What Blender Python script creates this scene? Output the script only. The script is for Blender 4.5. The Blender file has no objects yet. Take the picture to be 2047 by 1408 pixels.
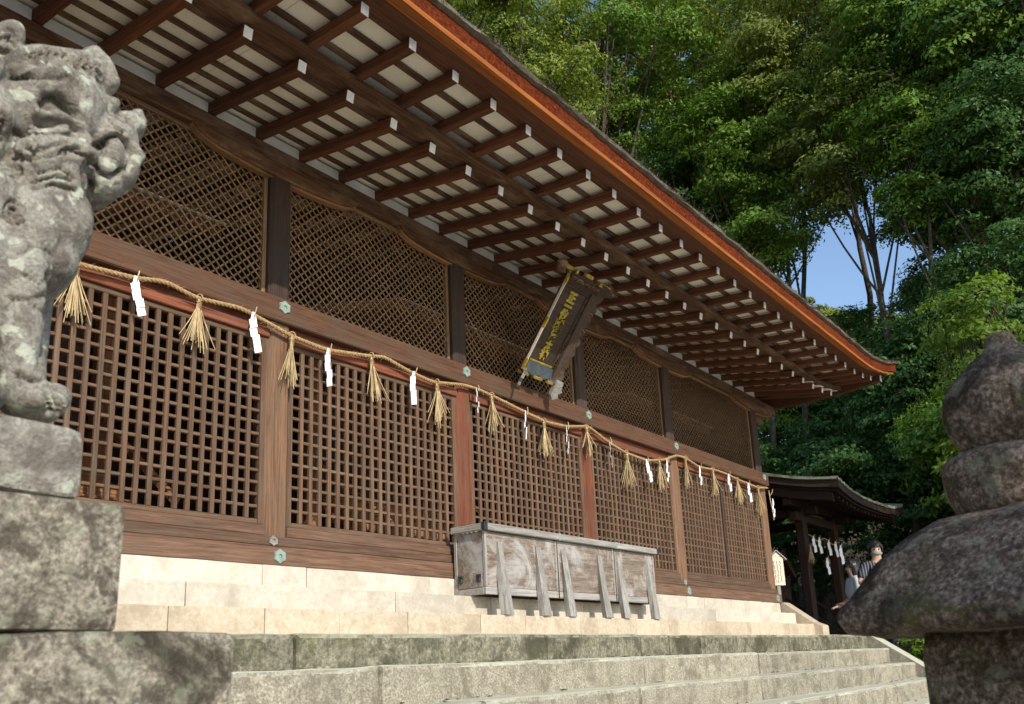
import bpy, bmesh, math, random
import numpy as np
from mathutils import Vector, Matrix, noise as mnoise

R = math.radians
scene = bpy.context.scene
COL = scene.collection
scene.unit_settings.scale_length = 0.773      # one scene unit is about 0.77 m

# ------------------------------------------------------------------ camera
cam_d = bpy.data.cameras.new('camera')
cam = bpy.data.objects.new('camera', cam_d)
COL.objects.link(cam)
F_PX, YAW, PITCH, ROLL = 1687.3, 0.6736, 0.22580, -0.04290
d = Vector((math.cos(PITCH) * math.cos(YAW), math.cos(PITCH) * math.sin(YAW), math.sin(PITCH)))
r0 = Vector((math.sin(YAW), -math.cos(YAW), 0.0))
u0 = r0.cross(d)
rr = r0 * math.cos(ROLL) + u0 * math.sin(ROLL)
uu = -r0 * math.sin(ROLL) + u0 * math.cos(ROLL)
M = Matrix((rr, uu, -d)).transposed().to_4x4()
M.translation = Vector((-3.865, -5.377, -0.876))
cam.matrix_world = M
cam_d.sensor_width = 36.0
cam_d.lens = 36.0 * F_PX / 2047.0
cam_d.shift_y = 238.7 / 2047.0
cam_d.clip_start = 0.05
cam_d.clip_end = 1000
cam_d.dof.use_dof = True
cam_d.dof.focus_distance = 8.0
cam_d.dof.aperture_fstop = 5.6
scene.camera = cam

# ------------------------------------------------------------------ sky and sun
SUN_EL, SUN_AZ = R(28.6), R(20.0)              # light travels towards +y, a little +x
to_sun = Vector((-math.sin(SUN_AZ) * math.cos(SUN_EL), -math.cos(SUN_AZ) * math.cos(SUN_EL), math.sin(SUN_EL)))
world = bpy.data.worlds.new('World')
scene.world = world
world.use_nodes = True
wn = world.node_tree
wn.nodes.clear()
wo = wn.nodes.new('ShaderNodeOutputWorld')
wb = wn.nodes.new('ShaderNodeBackground')
ws = wn.nodes.new('ShaderNodeTexSky')
ws.sky_type = 'NISHITA'
ws.sun_disc = False
ws.sun_elevation = SUN_EL
ws.sun_rotation = math.atan2(to_sun.x, to_sun.y)
ws.air_density = 1.0
ws.dust_density = 0.6
ws.ozone_density = 1.6
wb.inputs['Strength'].default_value = 0.15
wn.links.new(ws.outputs[0], wb.inputs[0])
wn.links.new(wb.outputs[0], wo.inputs[0])
sun_d = bpy.data.lights.new('sun', 'SUN')
sun_d.energy = 2.8
sun_d.angle = R(0.53)
sun_d.color = (1.0, 0.935, 0.83)
sun = bpy.data.objects.new('sun', sun_d)
COL.objects.link(sun)
sun.rotation_euler = to_sun.to_track_quat('Z', 'Y').to_euler()
sun.location = (0, -20, 15)
scene.view_settings.view_transform = 'Standard'
scene.view_settings.look = 'None'
scene.view_settings.exposure = 0.66
scene.view_settings.gamma = 1.0
scene.view_settings.use_curve_mapping = False
scene.cycles.max_bounces = 8
scene.cycles.diffuse_bounces = 5
scene.cycles.sample_clamp_indirect = 6.0

# ------------------------------------------------------------------ materials
def new_mat(name):
    m = bpy.data.materials.new(name)
    m.use_nodes = True
    nt = m.node_tree
    return m, nt, nt.nodes['Principled BSDF']

def N(nt, t, **kw):
    n = nt.nodes.new(t)
    for k, v in kw.items():
        setattr(n, k, v)
    return n

def ramp(nt, src, stops, interp='LINEAR'):
    n = N(nt, 'ShaderNodeValToRGB')
    n.color_ramp.interpolation = interp
    e = n.color_ramp.elements
    while len(e) < len(stops):
        e.new(0.5)
    for i, (p, c) in enumerate(stops):
        e[i].position = p
        e[i].color = (c[0], c[1], c[2], 1) if not isinstance(c, (int, float)) else (c, c, c, 1)
    nt.links.new(src, n.inputs[0])
    return n.outputs[0]

def mixc(nt, fac, a, b, blend='MIX'):
    n = N(nt, 'ShaderNodeMix', data_type='RGBA', blend_type=blend)
    for sock, v in ((n.inputs[0], fac), (n.inputs[6], a), (n.inputs[7], b)):
        if isinstance(v, (int, float)):
            sock.default_value = v
        elif isinstance(v, tuple):
            sock.default_value = (v[0], v[1], v[2], 1)
        else:
            nt.links.new(v, sock)
    return n.outputs[2]

def math_n(nt, op, a, b=0.0, clamp=False):
    n = N(nt, 'ShaderNodeMath', operation=op, use_clamp=clamp)
    for s, v in ((n.inputs[0], a), (n.inputs[1], b)):
        if isinstance(v, (int, float)):
            s.default_value = v
        else:
            nt.links.new(v, s)
    return n.outputs[0]

def coords(nt, scale=(1, 1, 1), rnd=True):
    tc = N(nt, 'ShaderNodeTexCoord')
    src = tc.outputs['Object']
    if rnd:
        oi = N(nt, 'ShaderNodeObjectInfo')
        add = N(nt, 'ShaderNodeVectorMath', operation='ADD')
        sc = math_n(nt, 'MULTIPLY', oi.outputs['Random'], 61.0)
        nt.links.new(src, add.inputs[0])
        nt.links.new(sc, add.inputs[1])
        src = add.outputs[0]
    mp = N(nt, 'ShaderNodeMapping')
    mp.inputs['Scale'].default_value = scale
    nt.links.new(src, mp.inputs[0])
    return mp.outputs[0]

def noise(nt, vec, scale, detail=6, rough=0.6, dist=0.0):
    n = N(nt, 'ShaderNodeTexNoise')
    n.inputs['Scale'].default_value = scale
    n.inputs['Detail'].default_value = detail
    n.inputs['Roughness'].default_value = rough
    n.inputs['Distortion'].default_value = dist
    nt.links.new(vec, n.inputs['Vector'])
    return n.outputs[0]

def bump(nt, bsdf, h, strength, dist=0.01):
    b = N(nt, 'ShaderNodeBump')
    b.inputs['Strength'].default_value = strength
    b.inputs['Distance'].default_value = dist
    nt.links.new(h, b.inputs['Height'])
    nt.links.new(b.outputs[0], bsdf.inputs['Normal'])

def wood(name, dark, mid, light, blot=None, blot_amt=0.5, rough=0.72, gscale=1.0, var=0.25):
    """Grain runs along the object's local x axis."""
    m, nt, b = new_mat(name)
    v = coords(nt, (0.8 * gscale, 14 * gscale, 14 * gscale))
    n1 = noise(nt, v, 3.2, 9, 0.68, 0.6)
    c = ramp(nt, n1, [(0.30, dark), (0.5, mid), (0.72, light)])
    v3 = coords(nt, (0.35 * gscale, 38 * gscale, 38 * gscale))
    n3 = noise(nt, v3, 4.0, 3, 0.5)
    c = mixc(nt, ramp(nt, n3, [(0.56, 0.0), (0.66, 0.55)]), c, tuple(x * 0.35 for x in dark))
    if blot:
        v2 = coords(nt, (1.0, 2.2, 2.2))
        n2 = noise(nt, v2, 2.3, 7, 0.66, 0.5)
        c = mixc(nt, ramp(nt, n2, [(0.46, 0.0), (0.68, blot_amt)]), c, blot)
    oi = N(nt, 'ShaderNodeObjectInfo')
    k = math_n(nt, 'ADD', math_n(nt, 'MULTIPLY', oi.outputs['Random'], var * 2), 1 - var)
    hsv = N(nt, 'ShaderNodeHueSaturation')
    nt.links.new(c, hsv.inputs['Color'])
    nt.links.new(k, hsv.inputs['Value'])
    nt.links.new(hsv.outputs[0], b.inputs['Base Color'])
    b.inputs['Roughness'].default_value = rough
    b.inputs['Specular IOR Level'].default_value = 0.3
    h = math_n(nt, 'ADD', n1, math_n(nt, 'MULTIPLY', n3, 0.6))
    bump(nt, b, h, 0.45, 0.006)
    return m

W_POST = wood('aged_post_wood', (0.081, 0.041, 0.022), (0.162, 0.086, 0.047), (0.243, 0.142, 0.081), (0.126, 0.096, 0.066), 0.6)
W_RED = wood('red_brown_wood', (0.085, 0.025, 0.012), (0.175, 0.054, 0.025), (0.26, 0.09, 0.043), (0.14, 0.085, 0.062), 0.6)
W_BAR = wood('lattice_wood', (0.072, 0.039, 0.023), (0.130, 0.073, 0.042), (0.194, 0.122, 0.075), (0.137, 0.108, 0.074), 0.5, var=0.2)
W_SLAT = wood('diagonal_slat_wood', (0.099, 0.056, 0.027), (0.180, 0.110, 0.056), (0.261, 0.167, 0.092), None, var=0.2)
W_BEAM = wood('tie_beam_wood', (0.048, 0.021, 0.011), (0.089, 0.040, 0.021), (0.128, 0.065, 0.036), (0.071, 0.052, 0.034), 0.8)
W_SILL = wood('sill_wood', (0.069, 0.035, 0.021), (0.134, 0.072, 0.044), (0.211, 0.130, 0.085), (0.110, 0.084, 0.059), 0.6)
W_RAFT = wood('rafter_wood', (0.06, 0.02, 0.008), (0.13, 0.046, 0.018), (0.22, 0.085, 0.036), (0.09, 0.05, 0.03), 0.4)
W_DARK = wood('weathered_eave_wood', (0.045, 0.02, 0.009), (0.10, 0.047, 0.022), (0.19, 0.10, 0.052), (0.30, 0.20, 0.12), 0.6)
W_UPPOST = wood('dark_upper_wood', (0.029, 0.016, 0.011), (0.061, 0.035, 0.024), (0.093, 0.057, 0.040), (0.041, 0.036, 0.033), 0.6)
W_ORANGE = wood('fresh_cypress_board', (0.20, 0.056, 0.011), (0.34, 0.102, 0.020), (0.47, 0.165, 0.038), None, var=0.08, gscale=0.6)
W_GREY = wood('silvered_wood', (0.18, 0.163, 0.142), (0.31, 0.295, 0.268), (0.46, 0.445, 0.415), (0.21, 0.18, 0.145), 0.6, var=0.12)
W_INNER = wood('inner_hall_wood', (0.150, 0.065, 0.028), (0.285, 0.137, 0.063), (0.390, 0.202, 0.098), None)
W_PLAQUE = wood('black_plaque_wood', (0.037, 0.023, 0.014), (0.064, 0.040, 0.026), (0.112, 0.072, 0.047), (0.045, 0.039, 0.033), 0.4)
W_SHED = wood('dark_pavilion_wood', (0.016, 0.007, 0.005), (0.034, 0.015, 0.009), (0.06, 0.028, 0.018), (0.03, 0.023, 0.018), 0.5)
W_SIGN = wood('bleached_sign_wood', (0.42, 0.34, 0.25), (0.60, 0.51, 0.40), (0.72, 0.64, 0.53), None)

def boxwood(name):
    m, nt, b = new_mat(name)
    v = coords(nt, (1.2, 6, 1.2))
    v2 = coords(nt, (0.9, 9, 9))
    v3 = coords(nt, (2, 2, 2))
    g = noise(nt, v2, 2.6, 9, 0.7, 1.6)
    c = ramp(nt, g, [(0.32, (0.09, 0.062, 0.04)), (0.5, (0.185, 0.142, 0.105)), (0.68, (0.30, 0.25, 0.205))])
    w = noise(nt, v3, 0.9, 8, 0.72, 1.2)
    c = mixc(nt, ramp(nt, w, [(0.49, 0.0), (0.62, 0.75)]), c, (0.43, 0.42, 0.405))
    f = noise(nt, v3, 14, 4, 0.7, 0.8)
    c = mixc(nt, ramp(nt, f, [(0.58, 0.0), (0.72, 0.3)]), c, (0.52, 0.51, 0.50))
    nt.links.new(c, b.inputs['Base Color'])
    b.inputs['Roughness'].default_value = 0.62
    b.inputs['Specular IOR Level'].default_value = 0.35
    bump(nt, b, math_n(nt, 'ADD', g, f), 0.3, 0.006)
    return m
W_BOX = boxwood('worn_box_wood')

def stone(name, base, dark, light, spots=None, spot_amt=1.0, scale=1.0, streak=0.0, moss=None, moss_amt=0.0, dark_amt=0.85, rough=0.9, bstr=0.6, pale=0.62, worn_sunlit=None):
    m, nt, b = new_mat(name)
    v = coords(nt, (scale, scale, scale))
    fine = noise(nt, v, 55, 4, 0.7)
    med = noise(nt, v, 9, 9, 0.72, 0.4)
    big = noise(nt, v, 2.2, 9, 0.68, 0.6)
    c = ramp(nt, fine, [(0.32, tuple(x * pale for x in base)), (0.5, base), (0.66, light)])
    c = mixc(nt, ramp(nt, med, [(0.48, 0.0), (0.58, dark_amt * 0.8)]), c, dark)
    c = mixc(nt, ramp(nt, big, [(0.49, 0.0), (0.61, dark_amt)]), c, tuple(x * 0.8 for x in dark))
    if streak:
        vs = coords(nt, (5 * scale, 5 * scale, 0.45 * scale))
        st = noise(nt, vs, 2.2, 8, 0.7, 0.3)
        c = mixc(nt, ramp(nt, st, [(0.50, 0.0), (0.63, streak)]), c, tuple(x * 0.7 for x in dark))
    if moss:
        mo = noise(nt, v, 3.4, 8, 0.75, 0.8)
        c = mixc(nt, ramp(nt, mo, [(0.55, 0.0), (0.66, moss_amt)]), c, moss)
    if worn_sunlit:  # up-facing faces paler: foot-worn treads, with sun on the edges painted in
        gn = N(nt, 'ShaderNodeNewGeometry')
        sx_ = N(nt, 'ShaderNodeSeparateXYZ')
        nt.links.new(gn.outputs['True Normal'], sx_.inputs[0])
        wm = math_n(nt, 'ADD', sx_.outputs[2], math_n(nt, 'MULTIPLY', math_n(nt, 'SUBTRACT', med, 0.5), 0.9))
        c = mixc(nt, ramp(nt, wm, [(0.22, 0.0), (0.50, 0.8)]), c, worn_sunlit)
    if spots:
        vo = N(nt, 'ShaderNodeTexVoronoi')
        vo.inputs['Scale'].default_value = 10.0
        wv = N(nt, 'ShaderNodeVectorMath', operation='ADD')
        nz = N(nt, 'ShaderNodeTexNoise')
        nz.inputs['Scale'].default_value = 13
        nz.inputs['Detail'].default_value = 4
        nt.links.new(v, nz.inputs['Vector'])
        scn = N(nt, 'ShaderNodeVectorMath', operation='SCALE')
        scn.inputs['Scale'].default_value = 0.16
        nt.links.new(nz.outputs[1], scn.inputs[0])
        nt.links.new(v, wv.inputs[0])
        nt.links.new(scn.outputs[0], wv.inputs[1])
        nt.links.new(wv.outputs[0], vo.inputs['Vector'])
        mask = ramp(nt, vo.outputs['Distance'], [(0.30, 1.0), (0.42, 0.0)])
        sel = N(nt, 'ShaderNodeSeparateColor')
        nt.links.new(vo.outputs['Color'], sel.inputs[0])
        gate = ramp(nt, sel.outputs[0], [(0.56, 0.0), (0.62, spot_amt)])
        mask = math_n(nt, 'MULTIPLY', mask, gate)
        c = mixc(nt, mask, c, spots)
        pl = noise(nt, v, 3.0, 8, 0.74, 0.5)
        c = mixc(nt, ramp(nt, pl, [(0.54, 0.0), (0.64, 0.8 * spot_amt)]), c, tuple(x * 0.9 for x in spots))
    oi = N(nt, 'ShaderNodeObjectInfo')
    hsv = N(nt, 'ShaderNodeHueSaturation')
    nt.links.new(c, hsv.inputs['Color'])
    nt.links.new(math_n(nt, 'ADD', math_n(nt, 'MULTIPLY', oi.outputs['Random'], 0.22), 0.89), hsv.inputs['Value'])
    nt.links.new(hsv.outputs[0], b.inputs['Base Color'])
    b.inputs['Roughness'].default_value = rough
    b.inputs['Specular IOR Level'].default_value = 0.2
    h = math_n(nt, 'ADD', math_n(nt, 'MULTIPLY', med, 1.0), math_n(nt, 'MULTIPLY', fine, 0.6))
    bump(nt, b, h, bstr, 0.018)
    return m

S_CREAM = stone('cream_stone', (0.545, 0.495, 0.41), (0.41, 0.355, 0.275), (0.60, 0.55, 0.465), scale=0.6, dark_amt=0.5, bstr=0.15, pale=0.86)
S_SAND = stone('sandy_stone', (0.50, 0.42, 0.31), (0.37, 0.29, 0.20), (0.57, 0.485, 0.375), scale=0.6, dark_amt=0.55, bstr=0.2, pale=0.84)
S_SLAB = stone('stained_slab_stone', (0.215, 0.198, 0.140), (0.063, 0.061, 0.036), (0.326, 0.308, 0.225), scale=0.75, streak=0.4, moss=(0.110, 0.121, 0.040), moss_amt=0.5, dark_amt=0.85, pale=0.5, worn_sunlit=(0.525, 0.506, 0.370))
S_STEP = stone('granite_step_stone', (0.314, 0.283, 0.213), (0.162, 0.139, 0.101), (0.482, 0.460, 0.358), scale=1.25, streak=0.25, dark_amt=0.6, pale=0.5, worn_sunlit=(0.582, 0.578, 0.448))
S_STATUE = stone('lichen_statue_stone', (0.315, 0.295, 0.245), (0.14, 0.112, 0.092), (0.42, 0.40, 0.34), (0.50, 0.52, 0.41), 0.9, scale=2.4, dark_amt=0.74, bstr=0.8, pale=0.66)
S_PED = stone('mottled_pedestal_stone', (0.242, 0.211, 0.163), (0.047, 0.039, 0.026), (0.388, 0.360, 0.281), (0.320, 0.350, 0.242), 0.25, scale=1.9, dark_amt=0.95, pale=0.42)
S_LANT = stone('mossy_lantern_stone', (0.20, 0.142, 0.102), (0.030, 0.021, 0.012), (0.46, 0.37, 0.28), (0.32, 0.32, 0.22), 0.35, scale=1.5, moss=(0.085, 0.085, 0.014), moss_amt=0.75, dark_amt=0.85, pale=0.22, bstr=1.0)

def plain(name, col, rough=0.6, metal=0.0, nscale=0, namt=0.25, spec=0.4, bstr=0.0):
    m, nt, b = new_mat(name)
    if nscale:
        v = coords(nt)
        n = noise(nt, v, nscale, 6, 0.65)
        c = ramp(nt, n, [(0.3, tuple(x * (1 - namt) for x in col)), (0.7, tuple(min(1, x * (1 + namt)) for x in col))])
        nt.links.new(c, b.inputs['Base Color'])
        if bstr:
            bump(nt, b, n, bstr, 0.01)
    else:
        b.inputs['Base Color'].default_value = (*col, 1)
    b.inputs['Roughness'].default_value = rough
    b.inputs['Metallic'].default_value = metal
    b.inputs['Specular IOR Level'].default_value = spec
    return m

M_WHITE = plain('white_lime_paint', (0.78, 0.81, 0.82), 0.6, nscale=9, namt=0.2)
M_SOFFIT = plain('chalk_white_boards', (0.84, 0.77, 0.62), 0.8, nscale=3.5, namt=0.12)
M_INFILL = plain('grey_white_board', (0.62, 0.60, 0.54), 0.8, nscale=5, namt=0.15)
M_PATINA = plain('green_patina_metal', (0.240, 0.308, 0.264), 0.65, 0.15, nscale=25, namt=0.25)
M_IRON = plain('dark_iron', (0.05, 0.055, 0.06), 0.5, 0.6, nscale=30, namt=0.4)
M_COPPER = plain('copper_nail', (0.42, 0.24, 0.17), 0.45, 0.5, nscale=30, namt=0.3)
M_GOLD = plain('worn_gold_leaf', (0.36, 0.28, 0.035), 0.55, 0.2, nscale=40, namt=0.3)
M_GILT = plain('gilt_edge', (0.36, 0.235, 0.04), 0.5, 0.3, nscale=14, namt=0.5)
M_FRAMEP = plain('blue_grey_lacquer', (0.05, 0.062, 0.07), 0.6, nscale=10, namt=0.3)
M_PAPER = plain('white_paper', (0.88, 0.88, 0.90), 0.6)
M_ROPE = plain('straw_rope', (0.37, 0.245, 0.115), 0.8, nscale=60, namt=0.4, bstr=0.6)
M_STRAW = plain('dry_straw', (0.50, 0.38, 0.205), 0.7, nscale=14, namt=0.35)
M_GAP = plain('dark_joint', (0.05, 0.042, 0.032), 0.95)
M_SKIN = plain('skin', (0.55, 0.33, 0.24), 0.5)
M_HAIR = plain('black_hair', (0.016, 0.013, 0.012), 0.4)
M_MASK = plain('grey_mask_cloth', (0.23, 0.26, 0.25), 0.8)
M_SHIRTW = plain('pale_grey_shirt', (0.62, 0.66, 0.68), 0.8, nscale=6, namt=0.08)
M_TROUS = plain('dark_trousers', (0.03, 0.03, 0.038), 0.8)
M_INK = plain('ink', (0.06, 0.05, 0.04), 0.8)

def stripe_mat():
    m, nt, b = new_mat('striped_shirt_cloth')
    v = coords(nt, (1, 1, 1), rnd=False)
    w = N(nt, 'ShaderNodeTexWave', wave_type='BANDS', bands_direction='X')
    w.inputs['Scale'].default_value = 6.5
    w.inputs['Distortion'].default_value = 0.6
    nt.links.new(v, w.inputs['Vector'])
    c = ramp(nt, w.outputs['Fac'], [(0.70, (0.018, 0.02, 0.03)), (0.86, (0.17, 0.18, 0.20))])
    nt.links.new(c, b.inputs['Base Color'])
    b.inputs['Roughness'].default_value = 0.85
    return m
M_STRIPE = stripe_mat()

def bark_edge_mat():
    m, nt, b = new_mat('layered_cypress_bark')
    v = coords(nt, (1, 1, 1), rnd=False)
    vl = coords(nt, (6, 6, 40), rnd=False)
    n1 = noise(nt, v, 34, 7, 0.8)
    n2 = noise(nt, vl, 3, 6, 0.7, 0.4)
    n3 = noise(nt, v, 1.3, 5, 0.6)
    c = ramp(nt, n1, [(0.30, (0.025, 0.005, 0.002)), (0.46, (0.125, 0.024, 0.007)), (0.60, (0.22, 0.047, 0.014)), (0.74, (0.36, 0.115, 0.045))])
    c = mixc(nt, ramp(nt, n2, [(0.50, 0.0), (0.64, 0.7)]), c, (0.07, 0.014, 0.005))
    c = mixc(nt, ramp(nt, n3, [(0.48, 0.0), (0.70, 0.25)]), c, (0.26, 0.075, 0.024))
    b.inputs['Specular IOR Level'].default_value = 0.08
    nt.links.new(c, b.inputs['Base Color'])
    b.inputs['Roughness'].default_value = 0.9
    bump(nt, b, math_n(nt, 'ADD', n1, n2), 0.9, 0.02)
    return m
M_BARK_EDGE = bark_edge_mat()
M_THATCH = stone('weathered_bark_thatch', (0.18, 0.15, 0.115), (0.08, 0.066, 0.046), (0.27, 0.235, 0.185), scale=1.4, moss=(0.16, 0.17, 0.05), moss_amt=0.35, dark_amt=0.6)
M_MOSSROOF = stone('mossy_bark_thatch', (0.24, 0.24, 0.18), (0.09, 0.085, 0.055), (0.40, 0.41, 0.34), scale=1.4, moss=(0.10, 0.17, 0.03), moss_amt=0.9, dark_amt=0.6)
M_TRUNK = stone('tree_bark', (0.085, 0.07, 0.05), (0.03, 0.024, 0.018), (0.13, 0.11, 0.085), scale=2.0, streak=0.5, dark_amt=0.7)
M_SOIL = stone('forest_floor', (0.085, 0.062, 0.038), (0.03, 0.022, 0.013), (0.14, 0.105, 0.065), scale=0.6, moss=(0.05, 0.075, 0.018), moss_amt=0.8, dark_amt=0.7)
M_GRAVEL = stone('pale_gravel', (0.52, 0.48, 0.42), (0.38, 0.35, 0.30), (0.64, 0.60, 0.53), scale=1.2, dark_amt=0.4)

def leaf_mat(name, dark, mid, light, trans=0.35, rough=0.5):
    m, nt, b = new_mat(name)
    g = N(nt, 'ShaderNodeNewGeometry')
    c = ramp(nt, g.outputs['Random Per Island'], [(0.0, dark), (0.55, mid), (1.0, light)])
    v = coords(nt, (1, 1, 1), rnd=False)
    n = noise(nt, v, 0.55, 4, 0.6)
    c = mixc(nt, ramp(nt, n, [(0.38, 0.0), (0.66, 0.5)]), c, light)
    nt.links.new(c, b.inputs['Base Color'])
    b.inputs['Roughness'].default_value = rough
    b.inputs['Specular IOR Level'].default_value = 0.22
    tr = N(nt, 'ShaderNodeBsdfTranslucent')
    tc = mixc(nt, 1.0, c, (1.0, 1.15, 0.45), 'MULTIPLY')
    nt.links.new(tc, tr.inputs['Color'])
    mx = N(nt, 'ShaderNodeMixShader')
    mx.inputs[0].default_value = trans
    nt.links.new(b.outputs[0], mx.inputs[1])
    nt.links.new(tr.outputs[0], mx.inputs[2])
    nt.links.new(mx.outputs[0], nt.nodes['Material Output'].inputs['Surface'])
    return m
L_OLIVE = leaf_mat('olive_leaves', (0.060, 0.090, 0.012), (0.162, 0.209, 0.029), (0.282, 0.342, 0.066))
L_GREEN = leaf_mat('green_leaves', (0.040, 0.090, 0.011), (0.105, 0.194, 0.023), (0.203, 0.319, 0.051))
L_DEEP = leaf_mat('deep_green_leaves', (0.018, 0.054, 0.014), (0.050, 0.120, 0.029), (0.108, 0.198, 0.052))
L_BRIGHT = leaf_mat('bright_leaves', (0.082, 0.140, 0.016), (0.152, 0.234, 0.031), (0.257, 0.351, 0.065), 0.45)
L_BROWN = leaf_mat('rusty_olive_leaves', (0.071, 0.094, 0.018), (0.157, 0.193, 0.036), (0.253, 0.303, 0.075))

# ------------------------------------------------------------------ object helpers
def add(name, me, mat=None, parent=None, loc=(0, 0, 0), rot=None, mw=None):
    o = bpy.data.objects.new(name, me)
    COL.objects.link(o)
    if mat is not None and me is not None and not me.materials:
        me.materials.append(mat)
    if parent is not None:
        o.parent = parent
    if mw is not None:
        o.matrix_local = mw
    else:
        o.location = loc
        if rot is not None:
            o.rotation_euler = rot
    return o

def tag(o, label=None, cat=None, group=None, kind=None):
    if label: o['label'] = label
    if cat: o['category'] = cat
    if group: o['group'] = group
    if kind: o['kind'] = kind
    return o

def thing(name, label, cat, loc=(0, 0, 0), group=None, rz=0.0):
    o = bpy.data.objects.new(name, None)
    o.empty_display_size = 0.2
    COL.objects.link(o)
    o.location = loc
    o.rotation_euler = (0, 0, rz)
    return tag(o, label, cat, group)

def pydata(name, verts, faces, smooth=False, mats=None):
    me = bpy.data.meshes.new(name)
    me.from_pydata([tuple(v) for v in verts], [], faces)
    if smooth:
        me.polygons.foreach_set('use_smooth', [True] * len(me.polygons))
    me.update()
    return me

def npmesh(name, V, Fq, smooth=False):
    """Fast mesh from an (n,3) array and an (m,k) face array."""
    V = np.asarray(V, dtype=np.float32)
    Fq = np.asarray(Fq, dtype=np.int32)
    me = bpy.data.meshes.new(name)
    me.vertices.add(len(V))
    me.vertices.foreach_set('co', V.ravel())
    k = Fq.shape[1]
    me.loops.add(Fq.size)
    me.loops.foreach_set('vertex_index', Fq.ravel())
    me.polygons.add(len(Fq))
    me.polygons.foreach_set('loop_start', np.arange(0, Fq.size, k, dtype=np.int32))
    if smooth:
        me.polygons.foreach_set('use_smooth', np.ones(len(Fq), dtype=bool))
    me.update(calc_edges=True)
    return me

_bc = {}
def box_me(lx, ly, lz, ch=0.006, mat=None):
    ch = min(ch, lx * 0.3, ly * 0.3, lz * 0.3)
    key = (round(lx, 3), round(ly, 3), round(lz, 3), round(ch, 4), mat.name if mat else '')
    if key in _bc:
        return _bc[key]
    hx, hy, hz = lx / 2, ly / 2, lz / 2
    V, F, idx = [], [], {}
    for sx in (-1, 1):
        for sy in (-1, 1):
            for sz in (-1, 1):
                for a in range(3):
                    p = [sx * (hx - ch), sy * (hy - ch), sz * (hz - ch)]
                    p[a] = (sx, sy, sz)[a] * (hx, hy, hz)[a]
                    idx[(sx, sy, sz, a)] = len(V)
                    V.append(p)
    for a in range(3):
        b_, c_ = (a + 1) % 3, (a + 2) % 3
        for s in (-1, 1):
            q = []
            for (t, w) in ((-1, -1), (1, -1), (1, 1), (-1, 1)):
                k = [0, 0, 0]; k[a] = s; k[b_] = t; k[c_] = w
                q.append(idx[(*k, a)])
            F.append(q if s > 0 else q[::-1])
    for a in range(3):           # edge chamfers along axis a
        b_, c_ = (a + 1) % 3, (a + 2) % 3
        for t in (-1, 1):
            for w in (-1, 1):
                k0 = [0, 0, 0]; k0[b_] = t; k0[c_] = w
                k1 = k0[:]; k0[a] = -1; k1[a] = 1
                q = [idx[(*k0, b_)], idx[(*k1, b_)], idx[(*k1, c_)], idx[(*k0, c_)]]
                F.append(q if t * w > 0 else q[::-1])
    for sx in (-1, 1):
        for sy in (-1, 1):
            for sz in (-1, 1):
                q = [idx[(sx, sy, sz, a)] for a in range(3)]
                F.append(q if sx * sy * sz > 0 else q[::-1])
    me = pydata('box', V, F)
    if mat: me.materials.append(mat)
    _bc[key] = me
    return me

def beam(name, p0, p1, w, h, mat, parent=None, ch=0.006, up=(0, 0, 1)):
    """A timber from p0 to p1, its grain along local x; w sideways, h along up."""
    p0, p1 = Vector(p0), Vector(p1)
    X = (p1 - p0)
    L = X.length
    X.normalize()
    Z = Vector(up)
    Y = Z.cross(X).normalized()
    Z = X.cross(Y)
    mw = Matrix((X, Y, Z)).transposed().to_4x4()
    mw.translation = (p0 + p1) / 2
    return add(name, box_me(L, w, h, ch, mat), None, parent, mw=mw)

def bx(name, x0, x1, y0, y1, z0, z1, mat, parent=None, ch=0.006):
    return add(name, box_me(x1 - x0, y1 - y0, z1 - z0, ch, mat), None, parent, ((x0 + x1) / 2, (y0 + y1) / 2, (z0 + z1) / 2))

def tube_arrays(pts, radii, sides=6, cap=True):
    P = np.array([tuple(p) for p in pts], dtype=float)
    n = len(P)
    T = np.gradient(P, axis=0)
    T /= np.linalg.norm(T, axis=1)[:, None] + 1e-12
    ref = np.array([0.31, 0.17, 0.93])
    if abs(T[0] @ ref) > 0.95: ref = np.array([1.0, 0, 0])
    A = np.cross(T, ref); A /= np.linalg.norm(A, axis=1)[:, None] + 1e-12
    B = np.cross(T, A)
    rad = np.broadcast_to(np.asarray(radii, dtype=float), (n,))
    ang = np.linspace(0, 2 * np.pi, sides, endpoint=False)
    V = (P[:, None, :] + rad[:, None, None] * (np.cos(ang)[None, :, None] * A[:, None, :] + np.sin(ang)[None, :, None] * B[:, None, :])).reshape(-1, 3)
    i = np.arange(n - 1)[:, None] * sides
    j = np.arange(sides)[None, :]
    k = (j + 1) % sides
    F = np.stack([i + j, i + k, i + sides + k, i + sides + j], -1).reshape(-1, 4)
    return V, F

class MB:
    def __init__(s): s.V, s.F, s.n = [], [], 0
    def put(s, V, F):
        s.V.append(np.asarray(V, float)); s.F.append(np.asarray(F, int) + s.n); s.n += len(V)
    def tube(s, pts, radii, sides=6): s.put(*tube_arrays(pts, radii, sides))
    def box(s, x0, x1, y0, y1, z0, z1):
        V = [(x, y, z) for x in (x0, x1) for y in (y0, y1) for z in (z0, z1)]
        s.put(V, [(0, 1, 3, 2), (4, 6, 7, 5), (0, 4, 5, 1), (2, 3, 7, 6), (0, 2, 6, 4), (1, 5, 7, 3)])
    def mesh(s, name, smooth=False):
        return npmesh(name, np.concatenate(s.V), np.concatenate(s.F), smooth)

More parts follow.
